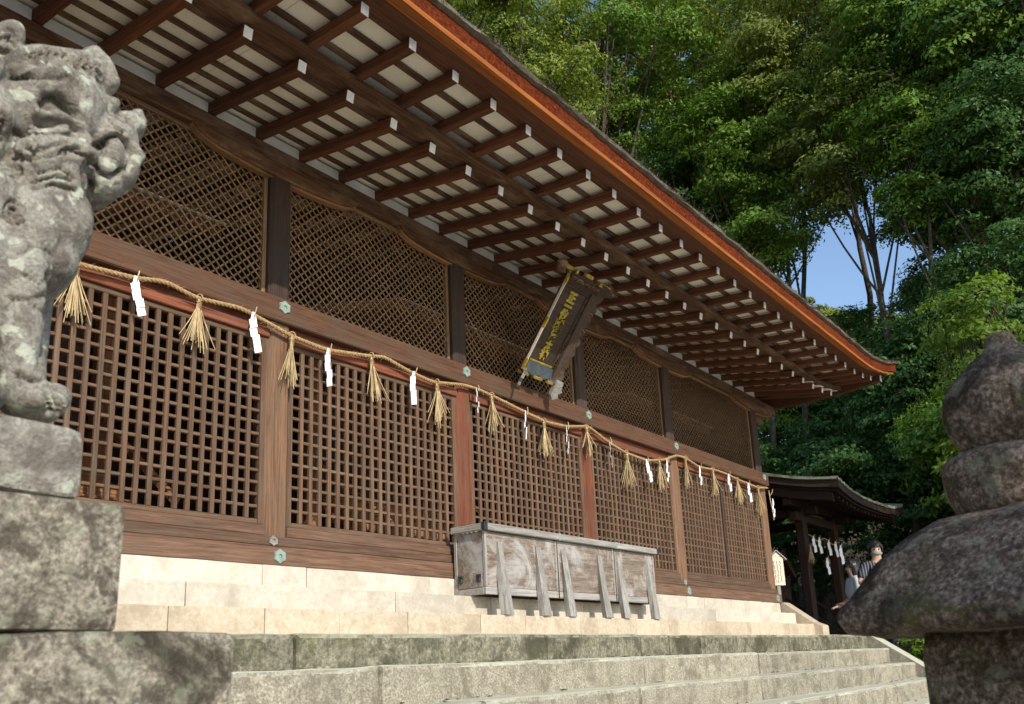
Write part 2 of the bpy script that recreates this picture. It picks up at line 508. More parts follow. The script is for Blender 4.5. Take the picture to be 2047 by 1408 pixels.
def prism(name, outline, y0, y1, mat, parent=None, axes='xz', loc=(0, 0, 0), ch=0):
    """Extrude a closed outline (given counter-clockwise in its plane)."""
    n = len(outline)
    V = []
    for y in (y0, y1):
        for a, b in outline:
            V.append((a, y, b) if axes == 'xz' else ((y, a, b) if axes == 'yz' else (a, b, y)))
    F = [list(range(n)), list(range(2 * n - 1, n - 1, -1))]
    for i in range(n):
        j = (i + 1) % n
        F.append([i, i + n, j + n, j])
    bm = bmesh.new()
    vs = [bm.verts.new(v) for v in V]
    for f in F: bm.faces.new([vs[i] for i in f])
    bmesh.ops.recalc_face_normals(bm, faces=bm.faces)
    if ch:
        bmesh.ops.bevel(bm, geom=list(bm.edges), offset=ch, segments=1, affect='EDGES', clamp_overlap=True)
    bmesh.ops.triangulate(bm, faces=[f for f in bm.faces if len(f.verts) > 4])
    me = bpy.data.meshes.new(name)
    bm.to_mesh(me); bm.free()
    return add(name, me, mat, parent, loc)

def stone_me(lx, ly, lz, seed, ch=0.012, amp=0.006, cuts=3):
    bm = bmesh.new()
    bmesh.ops.create_cube(bm, size=1.0)
    bmesh.ops.scale(bm, vec=(lx, ly, lz), verts=bm.verts)
    bmesh.ops.bevel(bm, geom=list(bm.edges), offset=ch, segments=2, profile=0.6, affect='EDGES')
    mx = max(lx, ly, lz)
    for ax, L in ((0, lx), (1, ly), (2, lz)):
        k = int(min(10, max(1, L / 0.16)))
        for i in range(1, k):
            c = Vector((0, 0, 0)); c[ax] = -L / 2 + L * i / k
            nn = Vector((0, 0, 0)); nn[ax] = 1
            bmesh.ops.bisect_plane(bm, geom=list(bm.verts) + list(bm.edges) + list(bm.faces), plane_co=c, plane_no=nn)
    for v in bm.verts:
        q = Vector((v.co.x * 4 + seed * 3.7, v.co.y * 4, v.co.z * 5 + seed))
        v.co += mnoise.noise_vector(q) * amp
    bmesh.ops.triangulate(bm, faces=[f for f in bm.faces if len(f.verts) > 4])
    me = bpy.data.meshes.new('stone')
    bm.to_mesh(me); bm.free()
    me.polygons.foreach_set('use_smooth', [False] * len(me.polygons))
    return me

def stone_block(name, x0, x1, y0, y1, z0, z1, mat, parent, seed, ch=0.012, amp=0.006):
    return add(name, stone_me(x1 - x0, y1 - y0, z1 - z0, seed, ch, amp), mat, parent, ((x0 + x1) / 2, (y0 + y1) / 2, (z0 + z1) / 2))

rng = random.Random(7)
ORD = ['first', 'second', 'third', 'fourth', 'fifth', 'sixth', 'seventh', 'eighth', 'ninth', 'tenth', 'eleventh', 'twelfth', 'thirteenth', 'fourteenth', 'fifteenth', 'sixteenth', 'seventeenth', 'eighteenth', 'nineteenth', 'twentieth']

# ================================================================== THE SETTING
GZ = -2.7            # forecourt level
def ground_h(x, y):
    """Terrain height: forecourt, side terrace at the right, wooded slope behind."""
    t = np.clip((x - 11.2) / 0.8, 0, 1) * np.clip((y + 3.4) / 2.2, 0, 1)
    h = GZ + t * 1.48
    b = np.clip((y + 0.2) / 0.3, 0, 1)
    h = np.maximum(h, GZ + b * 1.48)
    s = np.maximum(0, x - 18.5) * 0.34 * np.clip((y + 9) / 6, 0, 1)
    s2 = np.maximum(0, y - 9.0) * 0.45
    h = h + np.minimum(np.maximum(s, s2), 9.5)
    h = h + 0.25 * np.sin(x * 0.7 + y * 0.4) * np.clip(np.maximum(x - 19, y - 10) / 4, 0, 1)
    return h
xs = np.concatenate([np.linspace(-120, -12, 28), np.linspace(-10, 34, 111), np.linspace(37, 150, 30)])
ys = np.concatenate([np.linspace(-120, -12, 28), np.linspace(-10, 24, 86), np.linspace(27, 150, 30)])
gx, gy = np.meshgrid(xs, ys, indexing='ij')
gz = ground_h(gx, gy)
nx, ny = gx.shape
i, j = np.meshgrid(np.arange(nx - 1), np.arange(ny - 1), indexing='ij')
a = (i * ny + j).ravel()
gm = npmesh('ground', np.stack([gx, gy, gz], -1).reshape(-1, 3), np.stack([a, a + ny, a + ny + 1, a + 1], -1), True)
tag(add('ground', gm, M_SOIL), kind='structure')
fc = pydata('forecourt', [(-40, -40, GZ + .004), (18, -40, GZ + .004), (18, -3.5, GZ + .004), (-40, -3.5, GZ + .004)], [(0, 1, 2, 3)])
tag(add('forecourt_gravel', fc, M_GRAVEL), kind='structure')

# ------------------------------------------------------------------ stone stairs
st = thing('stone_stairs', 'broad flight of mottled granite steps below the shrine hall', 'stairs', (4, -2, GZ))
ST = Matrix.Translation((-4, 2, -GZ))
def st_block(name, x0, x1, y0, y1, z0, z1, mat, seed, ch=0.012, amp=0.006):
    o = stone_block(name, x0, x1, y0, y1, z0, z1, mat, st, seed, ch, amp)
    o.location = o.location + Vector((-4, 2, -GZ))
    return o
XL, XR = -2.7, 10.55
tops = [-0.632, -0.850, -1.085, -1.325, -1.565, -1.805, -2.045, -2.285, -2.525]
fronts = [-1.08, -1.39, -1.75, -2.10, -2.45, -2.80, -3.15, -3.5, -3.85]
joints = [
    [-2.7, -0.66, 1.88, 3.42, 3.98, 4.66, 5.6, 7.2, 8.3, 10.55],
    [-2.7, -0.25, 2.9, 5.42, 7.9, 10.55],
    [-2.7, 0.3, 2.2, 4.6, 6.3, 8.4, 10.55],
    [-2.7, -0.9, 1.5, 3.6, 5.8, 8.0, 10.55]]
k = 0
for s in range(9):
    js = joints[min(s, 3)]
    back = (0.3 if s == 0 else fronts[s - 1] + 0.04)
    for q in range(len(js) - 1):
        k += 1
        dz = rng.uniform(-0.006, 0.006)
        dy = rng.uniform(-0.014, 0.014)
        lo = tops[s] - (0.235 if s == 0 else 0.30)
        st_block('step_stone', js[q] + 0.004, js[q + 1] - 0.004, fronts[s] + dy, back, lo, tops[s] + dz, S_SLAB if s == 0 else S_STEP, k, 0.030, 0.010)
stair_core = MB()
for s in range(9):
    stair_core.box(XL + .02, XR - .02, fronts[s] + 0.06, 0.2, GZ - 0.1 - s * 0.003, tops[s] - 0.12)
o = add('core', stair_core.mesh('core'), M_GAP, st, (-4, 2, -GZ))
# sloping side stones
for (x0, x1) in ((10.56, 10.88), (-3.04, -2.72)):
    if x0 < 0: continue
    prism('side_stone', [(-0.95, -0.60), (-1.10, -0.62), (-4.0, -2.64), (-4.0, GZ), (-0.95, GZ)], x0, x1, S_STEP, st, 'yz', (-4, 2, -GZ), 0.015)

# ------------------------------------------------------------------ stone plinth of the hall
pl = thing('stone_plinth', 'pale cream stone plinth under the shrine hall', 'plinth', (3.3, 0, -0.63))
def pl_block(x0, x1, y0, y1, z0, z1, mat, seed):
    o = stone_block('plinth_stone', x0, x1, y0, y1, z0, z1, mat, pl, seed, 0.006, 0.004)
    o.location = o.location + Vector((-3.3, 0, 0.63))
k = 100
courses = [
    (-0.02, -0.242, -0.068, [-3.4, -1.6, -0.16, 0.24, 1.6, 3.1, 4.9, 6.5, 7.0, 8.33, 9.70], S_CREAM),
    (-0.215, -0.428, -0.243, [-3.5, -2.1, -0.88, 0.99, 2.2, 3.73, 5.2, 6.9, 8.39, 9.80], S_CREAM),
    (-0.475, -0.632, -0.429, [-3.7, -2.0, -1.14, -0.45, 0.19, 0.88, 1.75, 2.38, 3.28, 4.35, 5.1, 5.92, 7.43, 8.8, 10.07], S_SAND)]
for (yf, z0, z1, js, mt) in courses:
    for q in range(len(js) - 1):
        k += 1
        g = 0.0025
        pl_block(js[q] + g, js[q + 1] - g, yf + rng.uniform(-.004, .004), yf + 0.62, z0, z1 - 0.001, mt, k)
plc = MB(); plc.box(-3.35, 9.65, 0.06, 6.6, GZ, -0.10)
add('plinth_core', plc.mesh('plinth_core'), S_SAND, pl, (-3.3, 0, 0.63))
for q, (x0, x1) in enumerate(((-3.75, -3.22), (-3.215, -2.71))):
    for h in range(4):
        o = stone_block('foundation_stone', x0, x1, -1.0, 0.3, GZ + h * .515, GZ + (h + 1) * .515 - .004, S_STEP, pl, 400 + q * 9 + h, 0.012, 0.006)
        o.location = o.location + Vector((-3.3, 0, 0.63))
# sloping coping beside the plinth at its right end
prism('coping_stone', [(-0.02, -0.05), (0.9, -0.05), (0.9, -1.2), (-0.62, -1.2), (-0.62, -0.46), (-0.48, -0.40)], 9.86, 10.12, S_SAND, pl, 'yz', (-3.3, 0, 0.63), 0.012)
# small chips of mortar and pebbles lying at the foot of the top slab
deb = MB()
for q in range(60):
    x = rng.uniform(-2.2, 9.5)
    s = rng.uniform(0.006, 0.022)
    y = rng.uniform(-1.19, -1.11)
    deb.box(x - s * 1.6, x + s * 1.6, y - s * .6, y + s * .6, -0.852, -0.852 + s)
tag(add('rubble', deb.mesh('rubble'), S_STEP), kind='stuff')

# dry leaves blown against the risers
lv = MB()
lrg = np.random.default_rng(9)
for q in range(110):
    st_i = int(lrg.integers(1, 5))
    x = lrg.uniform(-2, 10.3); y = fronts[st_i - 1] - abs(lrg.normal(0, .05)) - .02; z = tops[st_i] + .006
    a_ = lrg.uniform(0, 6.28); L = lrg.uniform(.02, .04)
    dx, dy = math.cos(a_) * L, math.sin(a_) * L
    lv.put([(x - dx, y - dy, z), (x + dy * .45, y - dx * .45, z + .012), (x + dx, y + dy, z + .004), (x - dy * .45, y + dx * .45, z + .01)], [(0, 1, 2, 3)])
tag(add('dry_leaves', lv.mesh('dry_leaves'), plain('dry_leaf', (0.20, 0.095, 0.035), 0.7, nscale=8, namt=.5)), kind='stuff')

# ================================================================== THE SHRINE HALL
hall = thing('shrine_hall', 'long brown wooden shrine hall with lattice walls and a thick bark roof', 'shrine building', (0, 0, 0))
PX = [-3.08, 0.0, 2.2, 4.4, 6.6, 9.68]
# --- ground sills
HX0, HX1 = -3.2, 9.80
bx('ground_sill', HX0 - .05, HX1 + .06, 0.0, 0.26, -0.066, 0.080, W_SILL, hall, 0.008).rotation_euler = (0, 0, 0)
bx('ground_sill', HX0, HX1, 0.022, 0.26, 0.083, 0.160, W_SILL, hall, 0.006)
for q in range(5):
    bx('sill_rail', PX[q] + 0.10, PX[q + 1] - 0.10, 0.045, 0.2, 0.163, 0.245, W_SILL, hall)
# --- tie beam and the rails under it
bx('tie_beam', HX0 - .06, HX1 + .06, 0.0, 0.075, 1.905, 2.115, W_BEAM, hall, 0.01)
for q in range(5):
    bx('head_rail', PX[q] + 0.10, PX[q + 1] - 0.10, 0.04, 0.16, 1.765, 1.835, W_RED, hall)
    bx('head_board', PX[q] + 0.10, PX[q + 1] - 0.10, 0.085, 0.125, 1.837, 1.98, W_RED, hall, .003)
# --- posts with broad chamfers (local x = up)
def post_me(L, w, ch, name):
    h = w / 2
    o = [(-h + ch, -h), (h - ch, -h), (h, -h + ch), (h, h - ch), (h - ch, h), (-h + ch, h), (-h, h - ch), (-h, -h + ch)]
    V = [(x, a, b) for x in (-L / 2, L / 2) for a, b in o]
    F = [list(range(8))[::-1], list(range(8, 16))] + [[i, (i + 1) % 8, (i + 1) % 8 + 8, i + 8] for i in range(8)]
    return pydata(name, V, F)
UP = Matrix(((0, 1, 0, 0), (0, 0, 1, 0), (1, 0, 0, 0), (0, 0, 0, 1)))   # local x -> world z
me_lo, me_up = post_me(1.755, 0.215, 0.03, 'lower_post'), post_me(1.14, 0.205, 0.03, 'upper_post')
me_lo_r = post_me(1.755, 0.215, 0.03, 'lower_post')
for q, x in enumerate(PX):
    red = q in (2, 3)
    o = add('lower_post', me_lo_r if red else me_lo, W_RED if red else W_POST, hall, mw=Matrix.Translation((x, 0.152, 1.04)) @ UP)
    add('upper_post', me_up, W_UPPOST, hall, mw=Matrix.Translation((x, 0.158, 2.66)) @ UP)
# --- hexagonal metal nail covers
def hexplate(r, t, hole):
    V, F = [], []
    for k in range(12):
        a = R(30 * k + 0)
        q = r if k % 2 == 0 else r * 0.80
        V.append((q * math.sin(a), 0, q * math.cos(a)))
    for k in range(12):
        V.append((V[k][0] * .93, -t, V[k][2] * .93))
    for k in range(12):
        a = R(30 * k)
        V.append((hole * math.sin(a), -t, hole * math.cos(a)))
    for k in range(12):
        a = R(30 * k)
        V.append((hole * .9 * math.sin(a), -t * 0.1, hole * .9 * math.cos(a)))
    V.append((0, -t * .1, 0))
    for k in range(12):
        j = (k + 1) % 12
        F += [(k, k + 12, j + 12, j), (k + 12, k + 24, j + 24, j + 12), (k + 24, k + 36, j + 36, j + 24), (k + 36, 48, j + 36)]
    me = pydata('nut_plate', V, F)
    bm = bmesh.new(); bm.from_mesh(me); bmesh.ops.recalc_face_normals(bm, faces=bm.faces); bm.to_mesh(me); bm.free()
    return me
hp, hp2 = hexplate(0.060, 0.012, 0.017), hexplate(0.042, 0.012, 0.014)
for x in PX:
    add('nail_cover', hp, M_PATINA, hall, (x + 0.0, -0.001, 2.035))
    add('nail_cover', hp, M_PATINA, hall, (x - 0.0, -0.001, 0.005))
    if 0 <= x < 9: add('nail_head', hp2, W_GREY, hall, (x - 0.045, 0.021, 0.122))
# --- lower lattice panels
def lattice(q):
    x0, x1 = PX[q] + 0.108, PX[q + 1] - 0.108
    z0, z1 = 0.247, 1.764
    y0, y1 = 0.072, 0.122
    pan = add('lattice_panel', None, None, hall, ((x0 + x1) / 2, 0.09, z0))
    cx, cz = (x0 + x1) / 2, z0
    def loc(o):
        o.location = o.location - Vector((cx, 0.09, cz)); return o
    loc(beam('lattice_stile', (x0 + .022, .094, z0), (x0 + .022, .094, z1), 0.044, 0.056, W_BAR, pan, up=(0, 1, 0)))
    loc(beam('lattice_stile', (x1 - .022, .094, z0), (x1 - .022, .094, z1), 0.044, 0.056, W_BAR, pan, up=(0, 1, 0)))
    loc(beam('lattice_rail', (x0 + .045, .096, z0 + .021), (x1 - .045, .096, z0 + .021), 0.05, 0.042, W_BAR, pan))
    loc(beam('lattice_rail', (x0 + .045, .096, z1 - .021), (x1 - .045, .096, z1 - .021), 0.05, 0.042, W_BAR, pan))
    if q == 4: loc(beam('lattice_mullion', (8.07, .085, z0 + .04), (8.07, .085, z1 - .04), 0.055, 0.06, W_UPPOST, pan, up=(0, 1, 0)))
    if q == 0: loc(beam('lattice_mullion', (-1.95, .085, z0 + .04), (-1.95, .085, z1 - .04), 0.055, 0.06, W_BAR, pan, up=(0, 1, 0)))
    xi0, xi1, zi0, zi1 = x0 + .044, x1 - .044, z0 + .042, z1 - .042
    nv = round((xi1 - xi0) / 0.0945)
    nh = round((zi1 - zi0) / 0.0925)
    for v in range(1, nv):
        x = xi0 + (xi1 - xi0) * v / nv
        j1, j2 = rng.uniform(-.003, .003), rng.uniform(-.003, .003)
        loc(beam('lattice_bar', (x + j1, .088 + j2 * .5, zi0 - .002), (x + j2, .088 + j1 * .5, zi1 + .002), 0.035, 0.032, W_BAR, pan, .004, up=(0, 1, 0)))
    for h in range(1, nh):
        z = zi0 + (zi1 - zi0) * h / nh
        j1, j2 = rng.uniform(-.0025, .0025), rng.uniform(-.0025, .0025)
        loc(beam('lattice_bar', (xi0 - .002, .099, z + j1), (xi1 + .002, .099, z + j2), 0.036, 0.024, W_BAR, pan, .004))
for q in range(5): lattice(q)

# --- upper diagonal lattice, boat-shaped bracket arms, eave purlin
Z0U, Z1U = 2.118, 3.352
slat_count = 0
def diag(q):
    global slat_count
    x0, x1 = PX[q] + 0.10, PX[q + 1] - 0.10
    pan = add('diagonal_lattice', None, None, hall, ((x0 + x1) / 2, 0.15, Z0U))
    org = Vector(((x0 + x1) / 2, 0.15, Z0U))
    stuff = MB()
    fr = []
    for (a, b) in (((x0 + .018, .15, Z0U), (x0 + .018, .15, Z1U)), ((x1 - .018, .15, Z0U), (x1 - .018, .15, Z1U))):
        o = beam('lattice_frame', a, b, 0.036, 0.06, W_SLAT, pan, up=(0, 1, 0)); o.location -= org
    o = beam('lattice_frame', (x0 + .037, .15, Z1U - .02), (x1 - .037, .15, Z1U - .02), 0.06, 0.04, W_SLAT, pan); o.location -= org
    pitch = 0.0785
    H = Z1U - Z0U
    for sgn in (1, -1):
        yy = 0.1495 if sgn > 0 else 0.141
        n = int((x1 - x0 + H) / pitch)
        for k in range(n + 1):
            t = -H + k * pitch + 0.03 if sgn > 0 else k * pitch + 0.03
            # line x = x0 + t + sgn*(z - Z0U)
            za, zb = 0.0, H
            xa = x0 + t
            xb = xa + sgn * H
            if sgn > 0:
                if xa < x0: za = x0 - xa; xa = x0
                if xb > x1: zb = H - (xb - x1); xb = x1
            else:
                if xa > x1: za = xa - x1; xa = x1
                if xb < x0: zb = H - (x0 - xb); xb = x0
            if zb - za < 0.03: continue
            a = (xa, yy, Z0U + za); b = (xb, yy, Z0U + zb)
            if q < 3 and slat_count < 300:
                o = beam('lattice_slat', a, b, 0.0155, 0.008, W_SLAT, pan, .002, up=(0, 1, 0)); o.location -= org
                slat_count += 1
            else:
                L = 0.008 * 0.7071
                dx, dz = -sgn * L, L
                V = []
                for (px, py, pz) in (a, b):
                    for e in (-1, 1):
                        for f in (-1, 1):
                            V.append((px + e * dx - org.x, py + f * 0.004 - org.y, pz + e * dz - org.z))
                stuff.put(V, [(0, 1, 3, 2), (4, 6, 7, 5), (0, 4, 5, 1), (2, 3, 7, 6), (0, 2, 6, 4), (1, 5, 7, 3)])
    if stuff.n:
        o = add('lattice_slats', stuff.mesh('lattice_slats'), W_SLAT, pan); o['kind'] = 'stuff'
for q in range(5): diag(q)

arm = []
A_L, A_T, A_B = 0.80, 3.355, 3.232
pts = [(-.83, A_T), (-.82, 3.325), (-.78, 3.298), (-.70, 3.270), (-.60, 3.250), (-.45, 3.236), (-.25, 3.226), (-.12, 3.224)]
outline = pts + [(-x, z) for x, z in reversed(pts)]
for q, x in enumerate(PX):
    ol = outline if 0 < q < 5 else outline
    prism('bracket_arm', ol, 0.045, 0.225, W_DARK, hall, 'xz', (x, 0, 0), 0.006)
W_TRIM = wood('golden_trim_wood', (0.16, 0.075, 0.03), (0.30, 0.15, 0.065), (0.42, 0.23, 0.11), None)
for q, x in enumerate(PX):
    lo = [(a, b - .004) for a, b in pts] + [(.0, 3.220)]
    for sg in (-1, 1):
        ol = [(sg * a, b - .001) for a, b in pts if abs(a) > .13]
        inner = [(sg * (abs(a) - .012), b - .024) for a, b in pts if abs(a) > .13][::-1]
        prism('curved_trim', [(-a if False else a, b) for a, b in ol + inner], 0.070, 0.125, W_TRIM, hall, 'xz', (x, 0, 0))
beam('eave_purlin', (-4.55, 0.155, 3.432), (10.72, 0.155, 3.432), 0.17, 0.150, W_DARK, hall, 0.012)
# carved nosing at the purlin's right end
prism('purlin_nosing', [(0, 3.36), (0.0, 3.10), (0.12, 3.02), (0.26, 3.03), (0.33, 3.09), (0.36, 3.17), (0.48, 3.19), (0.60, 3.25), (0.78, 3.30), (0.95, 3.36)], 0.09, 0.22, W_DARK, hall, 'xz', (9.80, 0, 0), 0.008)

# --- rafters: x positions
RX = [round(0.22 + 0.44 * k - 4.84, 3) for k in range(0, 35)]
RX = [x for x in RX if x < 10.5]
LOW_T, FLY_T = (-1.07, 3.332), (-1.737, 3.413)
S1, S2 = 0.196, 0.10
me_r = box_me(3.3, 0.072, 0.086, 0.006, W_RAFT)
end_me = box_me(0.006, 0.066, 0.080, 0.0025, M_WHITE)
def end_lift(x):
    """The eave sweeps up towards both gables."""
    e = max(0.0, (x - 9.3)) if x > 3.3 else max(0.0, (-2.7 - x))
    return 0.085 * e ** 1.6
for x in RX:
    dz = end_lift(x)
    j = rng.uniform(-.004, .004)
    a = Vector((x + j, -1.07, LOW_T[1] + dz)); b = Vector((x, 2.6, LOW_T[1] + S1 * 3.67 + dz * .3))
    o = beam('rafter', a, b, 0.072, 0.086, W_RAFT, hall)
    add('painted_end', end_me, None, o, (-(a - b).length / 2 - .002, 0, 0))
    a = Vector((x + j, FLY_T[0], FLY_T[1] + dz * 1.25)); b = Vector((x, -0.80, FLY_T[1] + S2 * 0.937 + dz))
    o = beam('flying_rafter', a, b, 0.070, 0.084, W_RAFT, hall)
    add('painted_end', end_me, None, o, (-(a - b).length / 2 - .002, 0, 0))

def swept(name, prof, mat, parent, x0, x1, n, liftk=1.0, smooth=False, jit=0.0, close=True):
    """Sweep a (y,z) profile along x, following the eave's upward sweep."""
    xs_ = np.linspace(x0, x1, n)
    V, F = [], []
    m = len(prof)
    for x in xs_:
        for (y, z) in prof:
            V.append((x, y + (rng.uniform(-jit, jit) if jit else 0), z + end_lift(x) * liftk + (rng.uniform(-jit, jit) if jit else 0)))
    for i in range(n - 1):
        for k in range(m):
            l = (k + 1) % m
            F.append((i * m + k, i * m + l, (i + 1) * m + l, (i + 1) * m + k))
    F.append(tuple(range(m))); F.append(tuple(range((n - 1) * m + m - 1, (n - 1) * m - 1, -1)))
    me = pydata(name, V, F, smooth)
    bm = bmesh.new(); bm.from_mesh(me); bmesh.ops.recalc_face_normals(bm, faces=bm.faces); bm.to_mesh(me); bm.free()
    return add(name, me, mat, parent)
XE0, XE1 = -4.4, 10.62
def zlow(y): return LOW_T[1] + (y + 1.07) * S1
def zfly(y): return FLY_T[1] + (y + 1.737) * S2
def strip(name, y0, y1, zf, lo, hi, mat, n=60, x0=XE0, x1=XE1):
    return swept(name, [(y0, zf(y0) + lo), (y1, zf(y1) + lo), (y1, zf(y1) + hi), (y0, zf(y0) + hi)], mat, hall, x0, x1, n, 1.05)
# beams and battens running along the eave
swept('flying_rafter_beam', [(-1.17, 3.378), (-0.93, 3.425), (-0.93, 3.475), (-1.17, 3.44)], W_DARK, hall, XE0, XE1, 60, 1.0)
for y in (-0.90, -0.665, -0.455, -0.245, -0.03):
    strip('soffit_batten', y - .027, y + .027, zlow, 0.0435, 0.066, W_DARK)
for y in (0.35, 0.65, 0.95, 1.25, 1.55, 1.85, 2.15):
    strip('soffit_batten', y - .027, y + .027, zlow, 0.0435, 0.066, W_DARK, 3, -3.2, 9.8)
for y in (-1.20, -1.45):
    strip('soffit_batten', y - .027, y + .027, zfly, 0.0425, 0.064, W_DARK)
strip('soffit_batten', -1.70, -1.655, zfly, 0.0425, 0.064, W_RAFT)
# white soffit boards, one per rafter interval, with a thin joint
bounds = [XE0] + RX + [XE1]
for q in range(len(bounds) - 1):
    a, b = bounds[q] + .002, bounds[q + 1] - .002
    cuts = [a, b] if rng.random() < .55 or b - a < .3 else [a, a + (b - a) * rng.choice((.3, .4, .62, .7)), b]
    for c in range(len(cuts) - 1):
        xa, xb = cuts[c], cuts[c + 1] - (0.004 if c < len(cuts) - 2 else 0)
        l = end_lift((xa + xb) / 2) * 1.05
        t = rng.uniform(0, .003)
        y_in = 2.4
        def slab(y0, y1, zf):
            o = beam('soffit_board', ((xa + xb) / 2, y0, zf(y0) + l + .079 + t), ((xa + xb) / 2, y1, zf(y1) + l + .079 + t), xb - xa, 0.024, M_SOFFIT, hall, .002)
        slab(-1.10, y_in, zlow)
        slab(-1.70, -0.86, zfly)
    if a > -4.2 and b < 10.2:
        bx('infill_board', a + .036, b - .036, 0.085, 0.105, 3.509, zlow(0.09) + .042, M_INFILL, hall, .002)
# eave edge: dark front beam, bright cypress board, layered bark, thatch skin
swept('eave_beam', [(-1.868, 3.452), (-1.69, 3.464), (-1.69, 3.545), (-1.868, 3.545)], W_RAFT, hall, XE0, XE1, 70, 1.25)
swept('eave_board', [(-1.978, 3.420), (-1.815, 3.468), (-1.815, 3.495), (-1.990, 3.446)], W_ORANGE, hall, -4.7, 10.80, 70, 1.35)
BT = (-2.055, 3.610)
bark = swept('bark_edge', [(-1.984, 3.450), (-1.6, 3.56), (-1.5, 3.85), (-2.000, 3.578), (-1.998, 3.53)], M_BARK_EDGE, hall, -4.85, 10.98, 160, 1.5, jit=0.004)
# roof surface: thatch skin from eave to ridge and down the far side
prof = []
for t in np.linspace(0, 1, 14):
    y = -2.050 + t * 5.385
    z = 3.592 + 3.1 * (0.52 * t + 0.48 * t * t)
    prof.append((y, z))
back = [(3.335 + (3.335 - y), z) for y, z in reversed(prof[:-1])]
top_prof = prof + back
low_prof = [(y + (0.0 if 0 < i < len(top_prof) - 1 else 0.012), z - (0.022 if i in (0, len(top_prof) - 1) else 0.20)) for i, (y, z) in enumerate(top_prof)]
def roof_mesh():
    xs_ = np.concatenate([[-5.0], np.linspace(-4.9, 11.15, 110)])
    V, F = [], []
    ring = top_prof + low_prof[::-1]
    m = len(ring)
    for x in xs_:
        for kk, (y, z) in enumerate(ring):
            e = end_lift(x) * 1.55
            jt = 0.008 if kk in (0, m - 1) else 0.006
            V.append((x, y + rng.uniform(-jt, jt), z + e + rng.uniform(-jt, jt)))
    n = len(xs_)
    for i in range(n - 1):
        for k in range(m):
            l = (k + 1) % m
            F.append((i * m + k, i * m + l, (i + 1) * m + l, (i + 1) * m + k))
    F.append(tuple(range(m))); F.append(tuple(range((n - 1) * m + m - 1, (n - 1) * m - 1, -1)))
    me = pydata('bark_roof', V, F)
    bm = bmesh.new(); bm.from_mesh(me); bmesh.ops.recalc_face_normals(bm, faces=bm.faces); bm.to_mesh(me); bm.free()
    return me
roof = add('bark_roof', roof_mesh(), M_THATCH, hall)
# frayed bark fibres along the thatch edge
fr = MB()
nrng = np.random.default_rng(5)
for q in range(2200):
    x = nrng.uniform(-4.6, 11.1); y = -2.060 + abs(nrng.normal(0, .05)); z = 3.588 + (y + 2.060) * .35 + end_lift(x) * 1.55
    L = abs(nrng.normal(0.03, 0.02)) + .008
    dirv = np.array([nrng.normal(0, .5), -0.7 + nrng.normal(0, .4), nrng.normal(.1, .6)]); dirv /= np.linalg.norm(dirv)
    s = np.array([dirv[1], -dirv[0], 0]) * 0.0045
    p = np.array([x, y, z])
    fr.put([p - s, p + s, p + dirv * L + s * .3, p + dirv * L - s * .3], [(0, 1, 2, 3)])
o = add('frayed_bark', fr.mesh('frayed_bark'), M_THATCH, roof); o['kind'] = 'stuff'
# ridge
prism('roof_ridge', [(3.335 - .22, 6.62), (3.335 + .22, 6.62), (3.335 + .18, 7.0), (3.335 - .18, 7.0)], -4.6, 10.9, W_DARK, hall, 'yz', (0, 0, 0), 0.02)
# gable bargeboards with a white painted end
for sx in (10.70, -4.62):
    oy = [(-1.80, 3.60), (-1.80, 3.36), (-1.2, 3.30), (-.5, 3.28), (0.1, 3.36), (1.0, 3.72), (3.335, 5.9), (3.335, 6.3), (1.0, 4.1), (0, 3.70)]
    el = end_lift(10.7) * 1.2
    g = prism('bargeboard', [(y, z + (el if y < 0 else el * .6)) for y, z in oy], -0.045, 0.045, W_RAFT, hall, 'yz', (sx, 0, 0), 0.006)
    add('painted_end', box_me(0.092, 0.006, 0.235, 0.002, M_WHITE), None, g, (0, -1.804, 3.48 + el))
# gable infill, side and back walls, floor
bx('floor', -3.1, 9.7, 0.18, 6.3, 0.06, 0.12, W_INNER, hall)
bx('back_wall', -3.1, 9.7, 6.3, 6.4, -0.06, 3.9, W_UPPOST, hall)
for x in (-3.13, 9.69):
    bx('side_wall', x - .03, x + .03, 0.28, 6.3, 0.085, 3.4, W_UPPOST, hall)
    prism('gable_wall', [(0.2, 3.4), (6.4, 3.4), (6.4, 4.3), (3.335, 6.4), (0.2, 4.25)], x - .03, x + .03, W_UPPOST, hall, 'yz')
# inner shrines: stairs and panels glimpsed through the lattice
for (cx, w) in ((-1.5, 2.2), (3.3, 2.0), (8.1, 2.2)):
    for s in range(6):
        bx('inner_step', cx - w / 2, cx + w / 2, 1.1 + s * .22, 1.1 + s * .22 + .24, 0.12 + s * .17, 0.12 + (s + 1) * .17, W_INNER, hall)
    for xx in (cx - w / 2 - .1, cx + w / 2 + .1):
        beam('inner_post', (xx, 2.45, 0.1), (xx, 2.45, 3.2), 0.16, 0.16, W_INNER, hall, 0.02, up=(0, 1, 0))
        beam('inner_handrail', (xx, 1.0, 0.55), (xx, 2.4, 1.55), 0.06, 0.06, W_INNER, hall)
    bx('inner_panel', cx - w / 2, cx + w / 2, 2.5, 2.55, 1.15, 3.1, W_UPPOST, hall)
    bx('inner_beam', cx - w / 2 - .4, cx + w / 2 + .4, 2.35, 2.5, 3.05, 3.25, W_INNER, hall)
    for t in range(9):
        x = cx - w / 2 + w * t / 8
        beam('inner_rafter', (x, 0.75, 2.95), (x, 2.6, 3.42), 0.06, 0.07, W_INNER, hall)
    bx('inner_soffit', cx - w / 2 - .3, cx + w / 2 + .3, 0.8, 0.9, 2.93, 3.0, W_INNER, hall)
    beam('inner_board', (cx, 0.72, 3.015), (cx, 2.6, 3.49), w + .6, 0.02, M_SOFFIT, hall)

